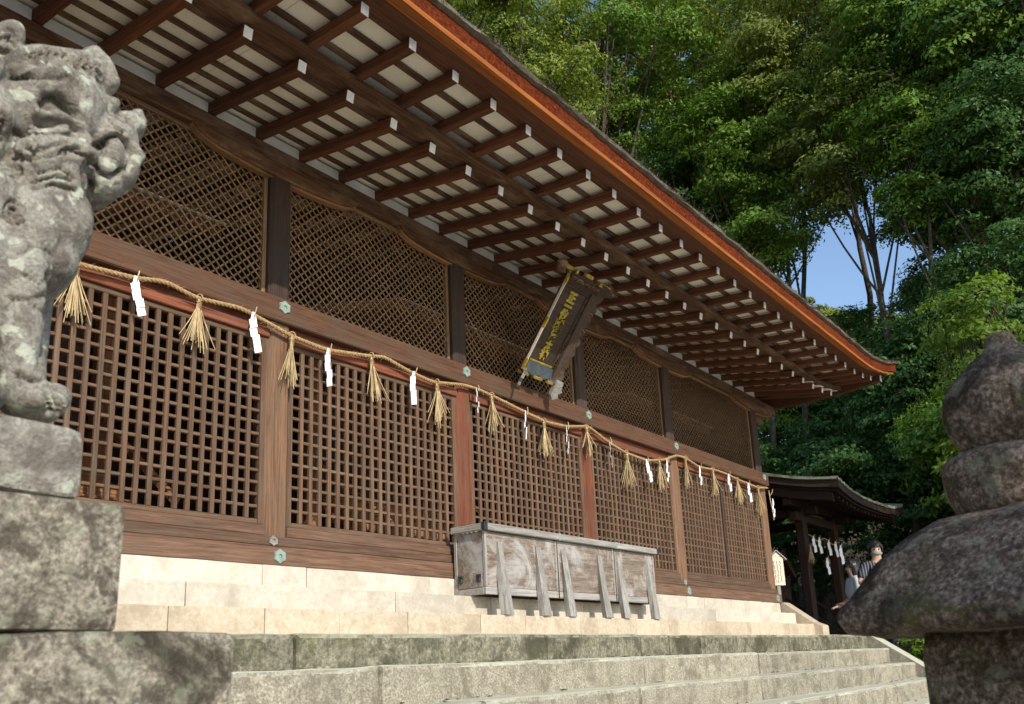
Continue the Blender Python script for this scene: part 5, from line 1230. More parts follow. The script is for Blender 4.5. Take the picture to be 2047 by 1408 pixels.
STATUE_G = [(0.016,0.022,[(-3.2072,0.3971),(-3.1986,0.4019),(-3.1901,0.4066),(-3.1806,0.4075),(-3.1709,0.4068),(-3.1613,0.4056),(-3.1531,0.4002),(-3.1449,0.3949)]),(0.006,0.01,[(-3.2562,0.2983),(-3.2484,0.3033),(-3.2406,0.3083),(-3.2329,0.3132),(-3.2251,0.3182),(-3.2176,0.3236),(-3.2102,0.3291),(-3.2028,0.3345),(-3.1953,0.34)]),(0.006,0.014,[(-3.2324,0.2297),(-3.2248,0.235),(-3.2173,0.2402),(-3.2098,0.2455),(-3.2022,0.2508),(-3.1953,0.2568),(-3.1887,0.2633),(-3.1822,0.2698),(-3.1757,0.2763),(-3.1691,0.2827),(-3.1614,0.2877),(-3.1536,0.2927),(-3.1459,0.2978),(-3.1382,0.3028)]),(0.005,0.008,[(-3.2296,0.2456),(-3.2225,0.2522),(-3.2154,0.2587),(-3.2084,0.2653),(-3.2013,0.2719),(-3.1942,0.2784),(-3.1871,0.2849),(-3.18,0.2914),(-3.1729,0.2979),(-3.1658,0.3044)]),(0.006,0.012,[(-3.1684,0.2678),(-3.1616,0.2755),(-3.1547,0.2831),(-3.1477,0.2902),(-3.1375,0.2893),(-3.1272,0.2884),(-3.117,0.2875)]),(0.005,0.01,[(-3.2243,0.1802),(-3.2167,0.1851),(-3.2091,0.1899),(-3.2015,0.1948),(-3.1939,0.1997),(-3.1863,0.2046),(-3.1778,0.2074),(-3.1691,0.2098),(-3.1604,0.2123),(-3.1517,0.2147),(-3.143,0.2171)]),(0.005,0.01,[(-3.2249,0.1631),(-3.2173,0.1678),(-3.2098,0.1726),(-3.2022,0.1773),(-3.1946,0.182),(-3.187,0.1868),(-3.1787,0.19),(-3.17,0.1921),(-3.1613,0.1943),(-3.1526,0.1964),(-3.1439,0.1985),(-3.1352,0.2006)]),(0.005,0.008,[(-3.216,0.2034),(-3.2077,0.2087),(-3.1995,0.2141),(-3.1913,0.2194),(-3.183,0.2248),(-3.1746,0.2289),(-3.1649,0.2271),(-3.1553,0.2252),(-3.1456,0.2234)]),(0.007,0.016,[(-3.0867,0.349),(-3.0844,0.3403),(-3.0821,0.3316),(-3.0797,0.3229),(-3.0774,0.3141),(-3.0719,0.307),(-3.0662,0.3),(-3.0598,0.2949),(-3.0509,0.2963),(-3.042,0.2977),(-3.0342,0.3009),(-3.0286,0.3081),(-3.0231,0.3152),(-3.0176,0.3223),(-3.0121,0.3295),(-3.0066,0.3366)]),(0.006,0.01,[(-3.0491,0.4458),(-3.0439,0.4367),(-3.038,0.4287),(-3.0276,0.4276),(-3.0171,0.4265)]),(0.005,0.008,[(-3.0322,0.4679),(-3.0247,0.463),(-3.0172,0.4581),(-3.0097,0.4532),(-3.003,0.4474),(-2.9971,0.4407),(-2.9911,0.4341),(-2.9852,0.4274),(-2.9792,0.4207),(-2.9733,0.4141)]),(0.012,0.02,[(-3.1036,0.2925),(-3.1081,0.283),(-3.1126,0.2736),(-3.114,0.2641),(-3.11,0.2545),(-3.106,0.2449),(-3.1019,0.2353)]),(0.005,0.01,[(-3.2768,0.4259),(-3.2682,0.4286),(-3.2595,0.4313),(-3.2508,0.434),(-3.2421,0.4368),(-3.2334,0.4395),(-3.2249,0.4426),(-3.2165,0.4461),(-3.2081,0.4495),(-3.1997,0.453),(-3.1913,0.4565),(-3.1828,0.4599)]),(0.004,0.007,[(-3.2387,0.5083),(-3.2327,0.5008),(-3.2329,0.4916),(-3.2345,0.4821)]),(0.004,0.007,[(-3.2223,0.5163),(-3.2162,0.5088),(-3.216,0.4995),(-3.217,0.4899)]),(0.004,0.007,[(-3.2056,0.5244),(-3.1995,0.5168),(-3.1987,0.5075),(-3.1992,0.4978)]),(0.004,0.007,[(-3.1887,0.5326),(-3.1824,0.525),(-3.1812,0.5156),(-3.1811,0.5058)]),(0.004,0.007,[(-3.1715,0.541),(-3.1652,0.5333),(-3.1634,0.5238),(-3.1627,0.5139)]),(0.004,0.007,[(-3.154,0.5494),(-3.1476,0.5417),(-3.1454,0.5321),(-3.144,0.5222)]),(0.004,0.007,[(-3.1363,0.5581),(-3.1297,0.5502),(-3.127,0.5406),(-3.125,0.5306)]),(0.004,0.008,[(-3.1039,0.5619),(-3.0984,0.5623),(-3.0928,0.5628),(-3.0873,0.5633)]),(0.004,0.008,[(-3.0969,0.5465),(-3.0917,0.5468),(-3.0865,0.547),(-3.0814,0.5472)]),(0.004,0.008,[(-3.0899,0.5312),(-3.0851,0.5312),(-3.0803,0.5311),(-3.0754,0.5311)]),(0.004,0.008,[(-3.0828,0.5158),(-3.0784,0.5155),(-3.074,0.5153),(-3.0695,0.515)]),(0.008,0.012,[(-3.1822,-0.03),(-3.1793,-0.0391),(-3.1763,-0.0482),(-3.1734,-0.0573),(-3.1705,-0.0664),(-3.1697,-0.0756),(-3.1722,-0.0848),(-3.1747,-0.0941),(-3.1771,-0.1033),(-3.1796,-0.1126),(-3.182,-0.1218)]),(0.006,0.009,[(-3.2544,-0.1053),(-3.2446,-0.1045),(-3.2347,-0.1036),(-3.2249,-0.1027),(-3.2161,-0.099),(-3.208,-0.0934),(-3.1999,-0.0878),(-3.1917,-0.0822),(-3.1836,-0.0767)]),(0.005,0.012,[(-3.1762,-0.303),(-3.1722,-0.3122),(-3.1682,-0.3214),(-3.1642,-0.3305)]),(0.005,0.012,[(-3.1595,-0.3025),(-3.1558,-0.3119),(-3.1521,-0.3212),(-3.1485,-0.3305)]),(0.005,0.012,[(-3.1426,-0.3021),(-3.1392,-0.3115),(-3.1358,-0.321),(-3.1325,-0.3304)]),(0.007,0.012,[(-3.2358,-0.2688),(-3.2258,-0.2709),(-3.2159,-0.2729),(-3.2061,-0.2744),(-3.197,-0.2698),(-3.188,-0.2651),(-3.179,-0.2605)]),(0.006,0.01,[(-3.2484,-0.0077),(-3.2429,-0.001),(-3.2375,0.0057),(-3.232,0.0125),(-3.2266,0.0192),(-3.2208,0.0253),(-3.2122,0.0261),(-3.2036,0.0268),(-3.1949,0.0275),(-3.1863,0.0283),(-3.1803,0.0249),(-3.1774,0.0167),(-3.1744,0.0086),(-3.1715,0.0004),(-3.1686,-0.0077)]),(0.0042,0.009,[(-3.2187,0.2636),(-3.22,0.2549),(-3.2227,0.2466),(-3.2269,0.2389),(-3.2327,0.2322),(-3.2403,0.2278),(-3.249,0.2272),(-3.2558,0.2324),(-3.2586,0.2405),(-3.2582,0.2492),(-3.2552,0.2574),(-3.25,0.2644),(-3.2426,0.269),(-3.2346,0.2669),(-3.2314,0.2591),(-3.2331,0.2505),(-3.2387,0.2439),(-3.2462,0.2448),(-3.2452,0.253)]),(0.005,0.01,[(-3.2953,0.483),(-3.3031,0.4866),(-3.3082,0.4931),(-3.3112,0.5009),(-3.3119,0.5095),(-3.3108,0.5179),(-3.3089,0.5263),(-3.3052,0.534),(-3.301,0.5415),(-3.295,0.5476),(-3.288,0.5523),(-3.28,0.5543),(-3.2724,0.5511),(-3.2681,0.544),(-3.2668,0.5355),(-3.2681,0.527),(-3.2711,0.519),(-3.2755,0.5118),(-3.2817,0.5059),(-3.2896,0.5036),(-3.2964,0.508),(-3.2977,0.5163),(-3.2957,0.5246),(-3.2911,0.5317),(-3.2834,0.5336),(-3.2817,0.5258)]),(0.005,0.01,[(-3.2879,0.2565),(-3.2943,0.2508),(-3.3013,0.2461),(-3.3095,0.2436),(-3.3177,0.2457),(-3.3236,0.2515),(-3.3267,0.2593),(-3.3277,0.2677),(-3.3265,0.2762),(-3.3235,0.2841),(-3.3194,0.2916),(-3.3137,0.298),(-3.3062,0.302),(-3.2978,0.3021),(-3.2917,0.2964),(-3.2895,0.2882),(-3.2903,0.2797),(-3.2934,0.2717),(-3.2988,0.2651),(-3.3066,0.2621),(-3.3132,0.2663),(-3.3142,0.2746),(-3.3103,0.2822),(-3.3031,0.283)]),(0.005,0.01,[(-3.3095,0.1751),(-3.3161,0.1695),(-3.3235,0.1652),(-3.3318,0.1635),(-3.34,0.1662),(-3.3454,0.173),(-3.3477,0.1812),(-3.3479,0.1898),(-3.3465,0.1983),(-3.3429,0.2062),(-3.3377,0.213),(-3.331,0.2183),(-3.3229,0.2201),(-3.3155,0.2165),(-3.3117,0.209),(-3.3115,0.2004),(-3.314,0.1922),(-3.3189,0.1852),(-3.3263,0.1812),(-3.3337,0.1844),(-3.3352,0.1928),(-3.3316,0.2005),(-3.3244,0.2014)]),(0.005,0.01,[(-3.3164,0.3618),(-3.3226,0.3558),(-3.3294,0.3507),(-3.3375,0.3477),(-3.3459,0.3495),(-3.3518,0.3554),(-3.3548,0.3632),(-3.3557,0.3717),(-3.3546,0.3803),(-3.3516,0.3884),(-3.3477,0.3959),(-3.3421,0.4026),(-3.3348,0.407),(-3.3263,0.4075),(-3.3202,0.4019),(-3.3181,0.3936),(-3.3188,0.385),(-3.3218,0.3769),(-3.3271,0.3701),(-3.3347,0.3666),(-3.3414,0.3706),(-3.3424,0.379),(-3.3387,0.3868),(-3.3315,0.388)]),(0.005,0.01,[(-3.3117,0.0937),(-3.3183,0.0883),(-3.3256,0.0845),(-3.3338,0.0831),(-3.3418,0.086),(-3.347,0.0927),(-3.3493,0.1008),(-3.3496,0.1091),(-3.3483,0.1175),(-3.3447,0.1251),(-3.3395,0.1318),(-3.3328,0.1367),(-3.3248,0.1382),(-3.3176,0.1344),(-3.3139,0.127),(-3.3136,0.1187),(-3.3161,0.1106),(-3.3209,0.1038),(-3.3284,0.1002),(-3.3355,0.1036),(-3.337,0.1118),(-3.3335,0.1193),(-3.3264,0.1199)]),(0.005,0.01,[(-3.3385,0.2896),(-3.3446,0.2839),(-3.3513,0.2791),(-3.3592,0.2765),(-3.3673,0.2786),(-3.3729,0.2844),(-3.3759,0.2921),(-3.3768,0.3003),(-3.3757,0.3086),(-3.3729,0.3164),(-3.369,0.3237),(-3.3636,0.3301),(-3.3564,0.3342),(-3.3482,0.3344),(-3.3423,0.3287),(-3.3402,0.3207),(-3.3409,0.3124),(-3.3438,0.3045),(-3.349,0.298),(-3.3564,0.2948),(-3.3629,0.2989),(-3.3638,0.3071),(-3.3602,0.3146),(-3.3533,0.3155)]),(0.0045,0.01,[(-3.287,0.1786),(-3.2867,0.1871),(-3.2848,0.1954),(-3.2813,0.2031),(-3.2763,0.21),(-3.2695,0.2152),(-3.2612,0.2172),(-3.2537,0.2137),(-3.2497,0.2063),(-3.2492,0.1979),(-3.2514,0.1897),(-3.2558,0.1825),(-3.2625,0.1774),(-3.2706,0.1776),(-3.2751,0.1844),(-3.2744,0.1929),(-3.2696,0.1998),(-3.262,0.2002),(-3.262,0.1923)]),(0.0045,0.008,[(-3.2434,0.0726),(-3.2503,0.0672),(-3.2583,0.064),(-3.2668,0.0646),(-3.2737,0.0696),(-3.2773,0.0774),(-3.2777,0.0861),(-3.2758,0.0946),(-3.2717,0.1022),(-3.2655,0.1084),(-3.2575,0.1115),(-3.2494,0.1091),(-3.2456,0.1014),(-3.2459,0.0928),(-3.2496,0.0849),(-3.2566,0.0797),(-3.2642,0.0822),(-3.2649,0.0907),(-3.2587,0.0959)]),(0.006,-0.01,[(-3.2857,0.421),(-3.2787,0.4259),(-3.2717,0.4308),(-3.2648,0.4356),(-3.2578,0.4405),(-3.2508,0.4454),(-3.2438,0.4503),(-3.2363,0.4542),(-3.2286,0.4579),(-3.2209,0.4615),(-3.2132,0.4651),(-3.2055,0.4688),(-3.1978,0.4724),(-3.1895,0.4739),(-3.181,0.4747),(-3.1725,0.4756),(-3.1641,0.4764),(-3.1559,0.4759),(-3.1489,0.4711),(-3.1419,0.4663),(-3.1348,0.4615),(-3.1278,0.4567)]),(0.006,-0.012,[(-3.2253,0.3719),(-3.2168,0.3737),(-3.2083,0.3755),(-3.1998,0.3773),(-3.1912,0.3787),(-3.1825,0.3792),(-3.1738,0.3798),(-3.1651,0.3803),(-3.1564,0.3808),(-3.1478,0.3794),(-3.1392,0.378),(-3.1306,0.3766),(-3.122,0.3752)]),(0.006,-0.01,[(-3.0837,0.4054),(-3.0753,0.408),(-3.0669,0.4106),(-3.0585,0.4133),(-3.0501,0.4159),(-3.0417,0.418),(-3.0332,0.4156),(-3.0248,0.4131),(-3.0163,0.4106),(-3.0079,0.4082),(-2.9997,0.4052),(-2.9926,0.4),(-2.9856,0.3947),(-2.9785,0.3894),(-2.9715,0.3842)]),(0.006,-0.008,[(-3.2361,0.3013),(-3.2274,0.3031),(-3.2188,0.3049),(-3.2101,0.3067),(-3.2018,0.3094),(-3.1949,0.3149),(-3.188,0.3204),(-3.1811,0.3259),(-3.1742,0.3315),(-3.1672,0.337),(-3.16,0.3422),(-3.1529,0.3474),(-3.1457,0.3526),(-3.1385,0.3578),(-3.1314,0.363)]),(0.006,-0.01,[(-3.2275,0.2198),(-3.2196,0.2241),(-3.2117,0.2283),(-3.2038,0.2325),(-3.1959,0.2367),(-3.1881,0.241),(-3.1806,0.2459),(-3.1731,0.2508),(-3.1656,0.2557),(-3.1582,0.2606),(-3.1507,0.2656),(-3.1426,0.2688),(-3.1337,0.2701),(-3.1248,0.2714),(-3.116,0.2726)]),(0.0035,0.008,[(-3.2443,0.5185),(-3.2362,0.5107),(-3.2401,0.4983),(-3.2313,0.4895)]),(0.0035,0.008,[(-3.2289,0.5262),(-3.2206,0.5182),(-3.2242,0.5054),(-3.2152,0.4964)]),(0.0035,0.008,[(-3.2133,0.5341),(-3.2047,0.5288),(-3.2064,0.5192),(-3.2065,0.51),(-3.1989,0.5033)]),(0.0035,0.008,[(-3.1975,0.5421),(-3.1888,0.5365),(-3.1902,0.5267),(-3.19,0.5173),(-3.1823,0.5104)]),(0.0035,0.008,[(-3.1815,0.5501),(-3.1726,0.5443),(-3.1738,0.5343),(-3.1733,0.5247),(-3.1655,0.5175)]),(0.0035,0.008,[(-3.1652,0.5583),(-3.1563,0.5523),(-3.1571,0.542),(-3.1563,0.5321),(-3.1485,0.5248)]),(0.0035,0.008,[(-3.1487,0.5667),(-3.1397,0.5604),(-3.1401,0.5498),(-3.1391,0.5397),(-3.1312,0.5321)]),(0.0035,0.008,[(-3.1319,0.5751),(-3.1228,0.5686),(-3.123,0.5578),(-3.1216,0.5474),(-3.1136,0.5396)]),(0.0035,0.008,[(-3.1149,0.5837),(-3.1057,0.5769),(-3.1055,0.5658),(-3.1039,0.5553),(-3.0958,0.5472)]),(0.004,0.009,[(-3.0159,0.4877),(-3.0046,0.4854),(-3.0012,0.4772),(-3.0033,0.4666),(-3.0144,0.4633)]),(0.006,-0.007,[(-3.0743,0.3038),(-3.0666,0.2987),(-3.059,0.2936),(-3.0513,0.2885),(-3.0428,0.2911),(-3.0342,0.2942),(-3.0255,0.2974),(-3.0188,0.3029),(-3.0138,0.3106),(-3.0088,0.3183),(-3.0038,0.326),(-2.9988,0.3337)]),(0.0045,0.012,[(-3.2199,0.3838),(-3.2138,0.3899),(-3.2076,0.3961),(-3.2015,0.4022),(-3.1935,0.4049),(-3.185,0.4067),(-3.1765,0.4084),(-3.1681,0.4088),(-3.16,0.4057),(-3.1519,0.4025),(-3.1443,0.3988),(-3.1386,0.3922),(-3.133,0.3856)]),(0.004,0.006,[(-3.2329,-0.0544),(-3.2231,-0.0566),(-3.2133,-0.0588),(-3.2035,-0.061),(-3.1972,-0.0535),(-3.191,-0.0456),(-3.1848,-0.0377)]),(0.004,0.006,[(-3.2266,-0.0837),(-3.2165,-0.086),(-3.2065,-0.0884),(-3.1965,-0.0904),(-3.1913,-0.0815),(-3.1861,-0.0725)]),(0.004,0.006,[(-3.2204,-0.1129),(-3.2096,-0.1156),(-3.1987,-0.1182),(-3.1898,-0.1179),(-3.1874,-0.107)]),(0.0075,0.018,[(-3.0695,0.372),(-3.0647,0.3792),(-3.0598,0.3865),(-3.055,0.3938),(-3.0486,0.3995),(-3.0413,0.4042),(-3.034,0.409),(-3.0267,0.4138),(-3.0184,0.4116),(-3.0101,0.409),(-3.0018,0.4064),(-2.9974,0.3992),(-2.9935,0.3914),(-2.9896,0.3835),(-2.9867,0.3756),(-2.9886,0.3671),(-2.9905,0.3586),(-2.9924,0.3501),(-2.9943,0.3415)]),(0.01,0.014,[(-3.2111,0.3797),(-3.2046,0.3866),(-3.1981,0.3936),(-3.1915,0.4006),(-3.1821,0.4021),(-3.1727,0.4035),(-3.1635,0.4034),(-3.1553,0.3986),(-3.147,0.3937)]),(0.01,0.016,[(-3.0988,0.2888),(-3.09,0.2799),(-3.0801,0.2724),(-3.0694,0.2658)])]

# ================================================================== GUARDIAN STATUE ON ITS PEDESTAL (left)
def statue():
    t = thing('lion_dog_statue', 'lichen spotted stone lion dog with bared mouth on a mottled pedestal', 'statue', (-3.4, -3.45, -0.40))
    O = np.array([-3.4, -3.45, -0.40])
    bm = bmesh.new()
    bmesh.ops.create_icosphere(bm, subdivisions=3, radius=1.0)
    sv = np.array([v.co[:] for v in bm.verts]); sf = np.array([[v.index for v in f.verts] for f in bm.faces]); bm.free()
    V, F, n = [], [], 0
    for (cx, cy, cz, ax, az, bx_, bz, ry) in STATUE_E:
        P = np.stack([cx + sv[:, 0] * ax + sv[:, 2] * bx_, cy + sv[:, 1] * ry, cz + sv[:, 0] * az + sv[:, 2] * bz], -1)
        V.append(P - O); F.append(sf + n); n += len(sv)
    me = npmesh('raw', np.concatenate(V), np.concatenate(F))
    bm = bmesh.new(); bm.from_mesh(me); bmesh.ops.recalc_face_normals(bm, faces=bm.faces); bm.to_mesh(me); bm.free()
    tmp = bpy.data.objects.new('tmp', me); COL.objects.link(tmp)
    rm = tmp.modifiers.new('r', 'REMESH'); rm.mode = 'VOXEL'; rm.voxel_size = 0.0046
    sm = tmp.modifiers.new('s', 'SMOOTH'); sm.iterations = 3; sm.factor = 0.5
    bpy.context.view_layer.update()
    m2 = bpy.data.meshes.new_from_object(tmp.evaluated_get(bpy.context.evaluated_depsgraph_get()))
    bpy.data.objects.remove(tmp)
    co = np.empty(len(m2.vertices) * 3, np.float32); m2.vertices.foreach_get('co', co); co = co.reshape(-1, 3)
    no = np.empty(len(m2.vertices) * 3, np.float32); m2.vertices.foreach_get('normal', no); no = no.reshape(-1, 3)
    disp = np.zeros(len(co))
    for side in (-1, 1):                       # carve the same lines on both flanks
        idx = np.where((co[:, 1] * side > 0.0))[0]
        for (w, dep, pts) in STATUE_G:
            P = np.array(pts) - O[[0, 2]]
            lo, hi = P.min(0) - 4 * w, P.max(0) + 4 * w
            k = idx[(co[idx, 0] > lo[0]) & (co[idx, 0] < hi[0]) & (co[idx, 2] > lo[1]) & (co[idx, 2] < hi[1])]
            if len(k) == 0: continue
            dd = np.min(np.hypot(co[k, None, 0] - P[None, :, 0], co[k, None, 2] - P[None, :, 1]), axis=1)
            g = np.exp(-(dd / (w * .8)) ** 2)
            disp[k] = np.minimum(disp[k], -min(.036, 2.3 * dep) * g) if dep > 0 else disp[k] - 1.3 * dep * g
    nz = np.array([mnoise.noise(Vector(c) * 16) + .5 * mnoise.noise(Vector(c) * 42) for c in co])
    co = co + no * (disp + nz * 0.0028)[:, None]
    m2.vertices.foreach_set('co', co.astype(np.float32).ravel())
    m2.polygons.foreach_set('use_smooth', np.ones(len(m2.polygons), bool))
    m2.update()
    add('body', m2, S_STATUE, t)
    return t
statue()
pd = thing('statue_pedestal', 'tiered mottled grey stone pedestal under the lion dog statue', 'pedestal', (-3.4, -3.45, GZ))
PO = Vector((-3.4, -3.45, GZ))
def ped(x0, x1, y0, y1, z0, z1, mat, seed, ch=.02, amp=.010, name='pedestal_stone'):
    o = stone_block(name, x0, x1, y0, y1, z0, z1, mat, pd, seed, ch, amp); o.location -= PO
ped(-3.72, -3.128, -3.72, -3.18, -0.532, -0.378, S_STATUE, 301, .035, .014, 'plinth_slab')
ped(-3.80, -3.060, -3.75, -3.12, -0.783, -0.534, S_PED, 302, .014)
ped(-4.02, -2.838, -3.80, -2.95, -1.30, -0.787, S_PED, 303, .016)
ped(-4.2, -2.70, -3.95, -2.85, -1.95, -1.302, S_PED, 304, .02)
ped(-4.4, -2.55, -4.1, -2.75, GZ - .05, -1.952, S_PED, 305, .02)

# ================================================================== STONE LANTERN (right)
LC = Vector((-1.335, -5.07, GZ))
ln = thing('stone_lantern', 'large mossy stone lantern with a spreading roof and onion jewel in shade', 'stone lantern', LC)
def lathe(name, prof, sides, rot, mat, seg=2, amp=.012, smooth=True, subdiv=0):
    """prof: (radius, z) list from bottom to top; a polygonal body when sides is small, its faces subdivided."""
    V, F = [], []
    n = sides * seg
    for (r, z) in prof:
        for k in range(n):
            f = k / seg
            a0 = 2 * math.pi * math.floor(f) / sides + rot; a1 = 2 * math.pi * (math.floor(f) + 1) / sides + rot
            t = f - math.floor(f)
            if sides >= 16: x, y = math.cos(2 * math.pi * f / sides + rot), math.sin(2 * math.pi * f / sides + rot)
            else: x, y = math.cos(a0) * (1 - t) + math.cos(a1) * t, math.sin(a0) * (1 - t) + math.sin(a1) * t
            p = Vector((x * r, y * r, z))
            p += mnoise.noise_vector(p * 6 + Vector((r, z, 3))) * amp + mnoise.noise_vector(p * 19) * amp * .4
            V.append(p)
    m = len(prof)
    for k in range(m - 1):
        for q in range(n):
            l = (q + 1) % n
            F.append((k * n + q, k * n + l, (k + 1) * n + l, (k + 1) * n + q))
    F.append(tuple(range(n))[::-1]); F.append(tuple(range((m - 1) * n, m * n)))
    return add(name, pydata(name, V, F, smooth), mat, ln)
def zl(z): return z - GZ
def rs(prof, n=5):
    """resample and round a profile (Catmull-Rom)."""
    P = [Vector((a, b)) for a, b in prof]
    out = []
    for i in range(len(P) - 1):
        p0, p1, p2, p3 = P[max(0, i - 1)], P[i], P[i + 1], P[min(len(P) - 1, i + 2)]
        for t in np.linspace(0, 1, n, endpoint=False):
            out.append(tuple(.5 * ((2 * p1) + (p2 - p0) * t + (2 * p0 - 5 * p1 + 4 * p2 - p3) * t * t + (3 * p1 - p0 - 3 * p2 + p3) * t ** 3)))
    out.append(tuple(P[-1]))
    return out
lathe('jewel', rs([(.07, zl(-.405)), (.125, zl(-.37)), (.158, zl(-.30)), (.160, zl(-.235)), (.135, zl(-.175)), (.085, zl(-.125)), (.045, zl(-.095)), (.03, zl(-.06)), (.004, zl(-.05))]), 32, 0, S_LANT, 1, .010)
lathe('jewel_ring', rs([(.13, zl(-.555)), (.172, zl(-.53)), (.186, zl(-.46)), (.178, zl(-.40)), (.12, zl(-.375)), (.02, zl(-.37))]), 32, 0, S_LANT, 1, .009)
lathe('lantern_roof', rs([(.30, zl(-.842)), (.49, zl(-.840)), (.530, zl(-.822)), (.532, zl(-.785)), (.468, zl(-.72)), (.412, zl(-.658)), (.332, zl(-.600)), (.243, zl(-.558)), (.14, zl(-.535)), (.02, zl(-.53))]), 6, R(8.5), S_LANT, 8, .012)
lathe('firebox', [(.31, zl(-1.46)), (.33, zl(-1.44)), (.335, zl(-1.2)), (.335, zl(-.9)), (.32, zl(-.83))], 6, R(8.5), S_LANT, 6, .010)
lathe('platform', rs([(.24, zl(-1.78)), (.42, zl(-1.72)), (.50, zl(-1.62)), (.50, zl(-1.50)), (.44, zl(-1.46))]), 6, R(8.5), S_LANT, 6, .012)
lathe('shaft', rs([(.22, zl(-2.45)), (.21, zl(-2.3)), (.20, zl(-2.1)), (.21, zl(-1.9)), (.23, zl(-1.78))]), 32, 0, S_LANT, 1, .01)
lathe('base', rs([(.55, zl(GZ - .02)), (.55, zl(-2.58)), (.40, zl(-2.5)), (.24, zl(-2.44))]), 6, R(8.5), S_LANT, 6, .012)

# ================================================================== SIDE PAVILION
pv = thing('side_pavilion', 'small dark pavilion with mossy bark roof and hanging paper streamers right of the hall', 'pavilion', (16.5, 1.8, -1.22))
VO = Vector((16.5, 1.8, -1.22))
def padd(o): o.location -= VO; return o
def pv_lift(x): return 0.22 * (abs(x - 16.5) / 2.42) ** 3
def pv_roof(prof_top, th, name, mat, x0, x1, n=60, jit=.008, lift=1.0):
    ring = prof_top + [(y, z - th) for y, z in prof_top[::-1]]
    m = len(ring); V, F = [], []
    for x in np.linspace(x0, x1, n):
        for (y, z) in ring:
            V.append((x - VO.x, y - VO.y + rng.uniform(-jit, jit), z - VO.z + pv_lift(x) * lift + rng.uniform(-jit, jit)))
    for i in range(n - 1):
        for k in range(m):
            l = (k + 1) % m
            F.append((i * m + k, i * m + l, (i + 1) * m + l, (i + 1) * m + k))
    F.append(tuple(range(m))); F.append(tuple(range((n - 1) * m + m - 1, (n - 1) * m - 1, -1)))
    me = pydata(name, V, F)
    bm = bmesh.new(); bm.from_mesh(me); bmesh.ops.recalc_face_normals(bm, faces=bm.faces); bm.to_mesh(me); bm.free()
    return add(name, me, mat, pv)
pz = lambda y: 2.50 + (y - .134) * .11 + (y - .134) ** 2 * .07
ptop = [(y, pz(y)) for y in np.linspace(.134, 2.6, 9)]
ptop += [(5.2 - y, z) for y, z in ptop[:-1][::-1]]
pv_roof(ptop, .06, 'mossy_roof', M_MOSSROOF, 14.05, 18.98, 70, .012)
pv_roof([(y + .03 if i == 0 else (y - .03 if i == len(ptop) - 1 else y), z - .062) for i, (y, z) in enumerate(ptop)], .14, 'bark_edge', W_UPPOST, 14.10, 18.92, 70, .004)
pv_roof([(y + .10 if i == 0 else (y - .10 if i == len(ptop) - 1 else y), z - .205) for i, (y, z) in enumerate(ptop)], .035, 'eave_board', W_SHED, 14.2, 18.8, 40, 0)
pv_roof([(y + .22 if i == 0 else (y - .22 if i == len(ptop) - 1 else y), z - .245) for i, (y, z) in enumerate(ptop)], .19, 'gable_beam', W_SHED, 14.22, 14.30, 3, 0)
pv_roof([(y + .22 if i == 0 else (y - .22 if i == len(ptop) - 1 else y), z - .245) for i, (y, z) in enumerate(ptop)], .19, 'gable_beam', W_SHED, 18.70, 18.78, 3, 0)
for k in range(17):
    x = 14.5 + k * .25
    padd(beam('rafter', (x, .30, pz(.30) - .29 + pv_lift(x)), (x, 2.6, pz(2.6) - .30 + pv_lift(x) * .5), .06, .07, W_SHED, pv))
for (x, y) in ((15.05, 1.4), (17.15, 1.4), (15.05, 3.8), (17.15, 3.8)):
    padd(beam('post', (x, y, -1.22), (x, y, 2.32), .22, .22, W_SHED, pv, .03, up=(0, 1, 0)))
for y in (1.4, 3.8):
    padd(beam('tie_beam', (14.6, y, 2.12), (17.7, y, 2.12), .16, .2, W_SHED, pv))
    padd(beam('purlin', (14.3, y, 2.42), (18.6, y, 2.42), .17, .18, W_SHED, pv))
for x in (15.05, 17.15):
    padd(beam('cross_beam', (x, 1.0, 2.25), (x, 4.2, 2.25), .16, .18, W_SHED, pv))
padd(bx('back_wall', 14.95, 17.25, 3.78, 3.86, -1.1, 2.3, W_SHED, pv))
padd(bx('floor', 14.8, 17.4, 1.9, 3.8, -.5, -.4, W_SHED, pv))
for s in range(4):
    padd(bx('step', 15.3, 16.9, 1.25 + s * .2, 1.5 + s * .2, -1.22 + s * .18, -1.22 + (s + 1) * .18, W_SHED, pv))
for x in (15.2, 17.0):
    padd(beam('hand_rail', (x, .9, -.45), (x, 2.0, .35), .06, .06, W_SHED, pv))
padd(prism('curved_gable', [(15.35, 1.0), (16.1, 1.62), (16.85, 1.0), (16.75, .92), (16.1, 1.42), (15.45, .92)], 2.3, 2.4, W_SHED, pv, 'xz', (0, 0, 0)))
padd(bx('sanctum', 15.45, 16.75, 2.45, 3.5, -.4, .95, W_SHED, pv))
# its rope and streamers
pr = thing('pavilion_rope', 'thin straw rope hung between the dark pavilion posts', 'rope', (16.1, 1.26, 1.72))
tt = np.linspace(0, 1, 30)
m_ = MB(); m_.tube(np.stack([-1.05 + 2.1 * tt, 0 * tt, -.10 * np.sin(tt * 2 * np.pi) ** 2], -1), .016, 6)
add('rope_strand', m_.mesh('rope_strand', True), M_ROPE, pr)
for q, x in enumerate((15.25, 15.62, 16.25, 16.72)):
    o = add('paper_streamer', sms[q % 4], M_PAPER, None, (x, 1.22, 1.68), (0, 0, R(-30)))
    o.scale = (1.3, 1, 1.2)
    add('paper_twist', kme, M_STRAW, o)
    tag(o, 'white paper streamer in the dark pavilion, ' + ORD[q] + ' from its left post', 'paper streamer', 'paper streamers hanging in the pavilion')
o = add('paper_streamer', sms[1], M_PAPER, None, (15.18, .95, 1.15), (0, 0, R(-30))); o.scale = (1.2, 1, 1.2)
